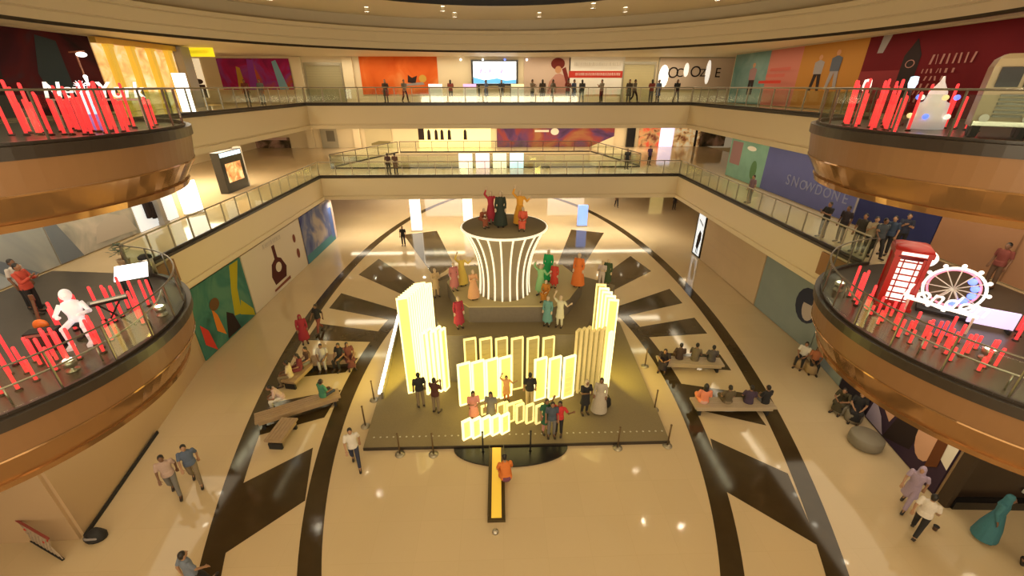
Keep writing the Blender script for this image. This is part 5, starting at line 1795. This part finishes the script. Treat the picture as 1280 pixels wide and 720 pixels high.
seated('seated person in black at the right end of the lower right bench', (10.18, 12.65, 0.45), 190, BLK, GRY, 'shirt', 'short')


def planter(label, p, r=0.42, h=0.45, m=None):
    o = thing('round_ottoman', label, 'ottoman', (p[0], p[1], 0))
    M = MB()
    M.lathe([(r * .86, 0), (r, .06), (r * 1.02, h * .5), (r, h - .06), (r * .9, h - .01), (0.01, h)], n=28)
    M.build('cushion', m or mat('ottoman_grey', (0.20, 0.175, 0.13), 0.6), o)
    M = MB()
    M.lathe([(r * .8, -0.0), (r * .8, 0.03)], n=24)
    M.build('base_ring', BLACKM, o)


planter('round grey ottoman standing empty by the dark advert, lower right', (12.84, 10.87, 0.10), .5)
planter('round tan ottoman under the person in white, by the blue grey hoarding', (13.53, 15.50, 0.10), .27, .44, mat('ottoman_tan', (0.30, 0.20, 0.10), 0.6))
planter('round tan ottoman under the person in orange, by the blue grey hoarding', (13.76, 15.07, 0.10), .26, .44, MATS['ottoman_tan'])
planter('round grey ottoman under the left one of the seated group by the violet hoarding', (13.20, 12.55, 0.10), .28)
planter('round grey ottoman under the right one of the seated group by the violet hoarding', (13.33, 12.06, 0.10), .28)
person('seated person in a white shirt with dark trousers by the blue grey hoarding', (13.65, 15.63, 0.00), -50, 'sit', WHT, BLK)
person('seated person in an orange brown top at the blue grey hoarding', (13.92, 15.26, 0.00), -30, 'sit', (0.36, 0.12, 0.05), BLK, 'shirt', 'long')
person('seated person in black and olive, left one by the violet hoarding', (13.31, 12.66, 0.00), -60, 'sit_lean', (0.05, 0.04, 0.02), BLK, 'kurta', 'long')
person('seated person in black with a pale shawl, right one by the violet hoarding', (13.48, 12.21, 0.00), -40, 'sit', BLK, (0.04, 0.02, 0.03), 'kurta', 'long')
person('person in a white top and black trousers walking at the lower right', (11.60, 7.55, 0.00), 120, 'walk', (0.66, 0.60, 0.54), BLK)
person('person in a lavender dress in front of the dark advert, lower right', (12.12, 8.45, 0.00), -60, 'walk', LAV, LAV, 'kurta', 'scarf', haircol=cloth(LAV))
person('person in a sea blue gown by the black plinth, lower right corner', (13.50, 7.40, 0.00), 30, 'stand', TEA, TEA, 'gown', 'scarf', 1.0, haircol=cloth(TEA))
person('person in black at the bottom right edge of the picture', (13.71, 6.43, 0.00), -40, 'walk', BLK, BLK)
CU = thing('paper_cup', 'tiny dark cup lying on the floor near the person in white, lower right', 'cup', (12.37, 7.67, 0.00))
M = MB()
M.lathe([(.05, 0), (.065, .12), (.07, .14)], n=14)
M.build('cup_body', BRN and mat('cup_brown', (.1, .05, .03), .5), CU)
MB().lathe([(.072, .14), (.072, .155), (.02, .16)], n=14).build('lid', BLACKM, CU)

# --- middle gallery
G1 = Z1 + 0.003
for px_, dx, lb, tp, bt, st in ((0, -8.55, 'person in dark clothes at the far middle railing, left one of the pair', (.10, .05, .05), NVY, 'shirt'), (0, -8.0, 'person in a brown top at the far middle railing, right one of the pair', (.16, .08, .06), NVY, 'kurta')):
    person(lb, (dx, 34.1, G1), 170, 'stand', tp, bt, st)
person('person in black at the far middle railing below the framed pillar', (10.6, 35.9, G1), 0, 'stand', BLK, BLK)
person('person in a dark violet top beside the violet lit column on the middle gallery', (13.1, 37.8, G1), 20, 'stand', (.05, .02, .07), BLK)
person('person in mauve at the right railing near the blue poster, far one', (14.7, 24.4, G1), -80, 'stand', (.20, .12, .15), GRY)
person('person in black at the right railing by the blue poster, left of a pair', (14.65, 18.1, G1), -80, 'phone', BLK, BLK)
person('person in black at the right railing by the blue poster, right of a pair', (14.95, 17.4, G1), -70, 'stand', (.03, .02, .03), BLK)
for k, (q, tp, lb) in enumerate((((14.73, 16.20, 6.80), (.04, .035, .03), 'person in dark brown, leftmost of the group behind the telephone box'), ((14.81, 15.74, 6.80), (.34, .28, .18), 'person in a beige top in the group behind the telephone box'), ((14.97, 15.52, 6.80), (.05, .06, .07), 'person in dark grey in the group behind the telephone box'), ((15.63, 15.83, 6.80), (.03, .05, .09), 'person in navy in the group behind the telephone box'), ((16.49, 16.15, 6.80), (.02, .025, .05), 'person in black, rightmost of the group behind the telephone box'))):
    person(lb, (q[0], q[1], G1), -60 + 25 * (k % 3), ('stand', 'phone', 'walk')[k % 3], tp, BLK)
person('person in dark red standing beside the running figures poster', (16.6, 12.6, G1 + .01), -80, 'stand', (.18, .04, .03), BRN)
person('person in a red jacket at the left edge of the lower left balcony', (-13.95, 11.75, G1 + .01), 100, 'phone', (.45, .06, .035), BLK, 'long')
person('person in a pale shirt bending at the left edge of the lower left balcony', (-14.45, 12.1, G1 + .01), 90, 'stand', (.5, .45, .42), BLK)

# --- top gallery, people along the far railing and in front of the shops
G2 = Z2 + 0.003
tops = [(.08, .06, .05), (.16, .13, .10), (.30, .06, .05), (.10, .14, .26), (.05, .05, .06), (.30, .26, .20)]
for k, (x, y, lb) in enumerate((
        (-8.6, 36.2, 'person in dark brown in front of the orange poster, left one'),
        (-7.2, 36.4, 'person in grey in front of the orange poster, right one'),
        (-3.7, 37.0, 'person in red at the railing left of the screen'),
        (-0.9, 36.8, 'person in blue under the screen, left one'),
        (0.3, 36.8, 'person in black under the screen, right one'),
        (2.6, 35.2, 'person in a pale top right of the yellow topped plinth'),
        (3.35, 35.0, 'person in dark brown in front of the woman poster, far left one'),
        (4.2, 35.6, 'person in grey brown in front of the woman poster'),
        (5.2, 34.6, 'person in dull red in front of the woman poster, right one'),
        (5.75, 35.2, 'person in a blue top between the two wall posters'),
        (6.5, 36.0, 'person in black left of the red-banded poster'),
        (7.9, 35.4, 'person in pale clothes before the red-banded poster'),
        (9.9, 35.0, 'person in dark brown at the right end of the red-banded poster, left one'),
        (10.4, 35.3, 'person in grey brown at the right end of the red-banded poster, right one'),
        (11.6, 35.0, 'person in dull red before the olive door'),
        (12.3, 35.5, 'person in blue before the olive door, right one'),
        (13.6, 35.2, 'person in black standing before the white sign wall, at the corner'))):
    person(lb, (x, y, G2), (0, 40, 180, -60)[k % 4], ('stand', 'walk', 'phone')[k % 3], tops[k % 6] if k != 16 else BLK, BLK if k % 2 else GRY, 'shirt' if k % 3 else 'kurta', 'short' if k % 2 else 'long')
person('person in dark red before the cream shop window, far left of the top gallery', (-18.6, 35.2, G2), 30, 'stand', (.14, .03, .02), BLK)
person('person in grey before the magenta poster, far left of the top gallery', (-17.2, 34.6, G2), 0, 'stand', (.12, .14, .14), GRY)

# --- costumed display figures on the platform and the drum
DOLLSKIN = mat('figure_pale', (0.55, 0.42, 0.28), 0.5)


def doll(label, pos, face, kind, top, style, sc=.85, hair='bun', bot=None):
    person(label, pos, face, kind, top, bot or top, style, hair, sc, name='costumed_figure', cat='costumed figure', skin=DOLLSKIN, haircol=HAIR if hair == 'long' else DOLLSKIN)


DT = T2Z + 3.06
doll('costumed figure in black and green with a white sash, centre of the drum top', (0.05, 16.95, DT), 0, 'stand', (.02, .03, .02), 'gown', .86)
doll('costumed figure in crimson behind the black one on the drum top', (-0.35, 17.45, DT), 20, 'arms_up', (.42, .03, .05), 'dress', .8)
doll('costumed figure in gold and orange on the right of the drum top', (0.85, 17.2, DT), -10, 'arms_up', (.70, .33, .03), 'gown', .84)
doll('seated costumed figure in red and white in front of the gold one, drum top', (0.95, 16.65, DT), -10, 'sit', (.60, .10, .05), 'dress', .7)
doll('crouched costumed figure in rust at the left of the drum top', (-0.75, 17.0, DT), 40, 'sit_lean', (.26, .07, .03), 'dress', .66)
TZ1, TZ2 = T1Z + .02, T2Z
for lb, p, z, kind, top, style, sc in (
        ('costumed figure in yellow behind the left wing of the platform', (-1.75, 17.9), TZ2, 'arms_up', (.70, .52, .10), 'gown', .85),
        ('costumed figure in pale rose beside the yellow one, left of the drum', (-2.05, 17.3), TZ2, 'stand', (.45, .16, .15), 'dress', .8),
        ('costumed figure in a peach gown at the foot of the drum, left', (-1.15, 16.45), TZ2, 'phone', (.66, .36, .18), 'gown', .8),
        ('costumed figure in beige on the left wing of the platform', (-3.05, 18.3), TZ1, 'phone', (.52, .38, .22), 'kurta', .85),
        ('costumed figure in crimson and white at the front left corner of the platform', (-1.72, 15.35), TZ1, 'stand', (.36, .03, .05), 'dress', .85),
        ('costumed figure in white and yellow at the front right corner of the platform', (2.45, 15.3), TZ1, 'arms_up', (.60, .58, .40), 'kurta', .85),
        ('costumed figure in teal next to the white and yellow one', (1.95, 15.42), TZ1, 'stand', (.12, .28, .26), 'dress', .8),
        ('costumed figure in bright green at the right of the drum', (2.25, 18.3), TZ2, 'stand', (.01, .36, .10), 'gown', .9),
        ('costumed figure in pale green and white at the foot of the drum, right', (1.75, 16.75), TZ2, 'arms_up', (.25, .50, .22), 'dress', .85),
        ('crouched costumed figure in amber at the foot of the drum, right', (1.95, 16.3), TZ2, 'sit', (.45, .18, .02), 'dress', .7),
        ('costumed figure in red beside the bright green one', (2.45, 17.5), TZ2, 'stand', (.55, .05, .03), 'dress', .72),
        ('costumed figure in orange robes on the right wing of the platform', (3.55, 17.6), TZ2, 'stand', (.66, .17, .03), 'gown', .95),
        ('costumed figure in white and black, right one at the outer end of the right wing', (5.0, 19.0), TZ1, 'phone', (.5, .42, .42), 'shirt', .85),
        ('costumed figure in dark green at the outer end of the right wing', (5.35, 19.3), TZ1, 'stand', (.04, .07, .03), 'dress', .85)):
    doll(lb, (p[0], p[1], z), -25 if p[0] > 0 else 25, kind, top, style, sc)

# --- stanchions around the stage
STN = None


def stanchion(label, p, m, h=.95):
    r = thing('stanchion', label, 'stanchion', (p[0], p[1], p[2]))
    M = MB()
    M.lathe([(.005, .0), (.17, 0), (.17, .02), (.05, .05)], n=20)
    M.build('base', m[0], r)
    M = MB()
    M.lathe([(.028, .04), (.028, h)], n=10)
    M.build('pole', m[1], r)
    M = MB()
    M.ball((0, 0, h), (.04, .04, .03), 10, 6)
    M.build('cap', m[1], r)


for p, lb in (((-0.67, 10.90, 0.00), 'black stanchion with white base left of the yellow runway'), ((0.97, 10.89, 0.00), 'black stanchion with white base right of the yellow runway')):
    stanchion(lb, p, (WHITE, BLACKM))
for p, lb in (((-5.17, 13.79, 0.00), 'slim stanchion on the floor at the left side of the stage, far one'), ((-5.11, 12.31, 0.00), 'slim stanchion at the left side of the stage, near the person in white'), ((-3.54, 10.92, 0.00), 'slim stanchion in front of the stage, left one'), ((-2.38, 10.88, 0.00), 'slim stanchion in front of the stage, second from left'), ((4.05, 10.98, 0.00), 'slim stanchion in front of the stage, right of the apron'), ((6.00, 12.88, 0.00), 'slim stanchion on the floor at the right side of the stage, far one'), ((5.84, 11.03, 0.00), 'slim stanchion at the right front corner of the stage'), ((6.52, 15.73, 0.00), 'slim stanchion at the right side of the stage, farthest back')):
    stanchion(lb, p, (POST, mat('stanchion_bronze', (.14, .09, .04), .4, metal=.6)))

# --- small things on the left
PL = thing('potted_plant', 'small bushy potted plant at the back of the lower left balcony', 'plant', (-14.19, 15.36, 5.30))
M = MB()
M.lathe([(.01, 0), (.15, 0), (.20, .30), (.21, .34), (.17, .34), (.15, .28), (.01, .27)], n=18)
M.build('pot', mat('pot_tan', (.42, .30, .19), .6), PL)
M = MB()
lr = random.Random(5)
for k in range(90):
    a, e, rr = lr.uniform(0, 2 * PI), lr.uniform(-.3, 1.4), lr.uniform(.12, .34)
    c = Vector((rr * math.cos(a) * math.cos(e), rr * math.sin(a) * math.cos(e), .62 + .3 * math.sin(e)))
    t = Vector((math.cos(a), math.sin(a), lr.uniform(-.2, .6))).normalized()
    s = t.cross(Vector((0, 0, 1))).normalized() * .045
    M.poly([c - t * .08, c + s, c + t * .1, c - s])
M.build('foliage', mat('leaf_dark', (.04, .075, .025), .5), PL)
MB().cone((0, 0, .28), (0, 0, .6), .02, .012, 8).build('stem', BRN and mat('stem_brown', (.12, .07, .03), .7), PL)
BN = thing('litter_bin', 'steel litter bin beside the potted plant, lower left balcony', 'bin', (-12.66, 14.55, 5.30))
MB().lathe([(.01, 0), (.20, 0), (.20, .66), (.19, .68)], n=24).build('body', STEEL, BN)
MB().lathe([(.205, .66), (.205, .74), (.12, .80), (.01, .81)], n=24).build('lid', BLACKM, BN)
LPn = thing('lattice_screen', 'low patterned lattice screen with red dots in the bottom left corner', 'screen', (-11.82, 7.54, 0.00), 2.75)
M = MB()
for k in range(14):
    M.bar((k * .17, 0, .05), (k * .17 + .5, 0, .85), .02, .02).bar((k * .17 + .5, 0, .05), (k * .17, 0, .85), .02, .02)
M.build('lattice', mat('lattice_grey', (.38, .29, .21), .5), LPn)
MB().bar((0, 0, .88), (2.8, 0, .88), .05, .05).build('top_rail', mat('rail_red_brown', (.28, .05, .04), .5), LPn)
MB().bar((0, 0, .03), (2.8, 0, .03), .06, .06).build('bottom_rail', BLACKM, LPn)
for k in range(3):
    MB().ball((.5 + k * .8, -.03, .5 + .1 * (k % 2)), .06, 10, 6).build('red_disc', PRED, LPn)
BL = thing('folded_cloth', 'small black bundle at the lower left wall corner', 'bundle', (-11.47, 8.16, 0.00))
M = MB()
M.loft([(0.0, .28, .20, 0, 0), (.10, .30, .21, 0, 0), (.24, .20, .14, .03, 0), (.34, .08, .06, .05, .02)], 14)
M.build('cloth', BLACKM, BL)
M = MB()
M.tube([(-.22, -.1, .12), (-.05, -.2, .2), (.15, -.15, .15), (.2, -.05, .05)], .03, 8)
M.build('strap', PGREY, BL)
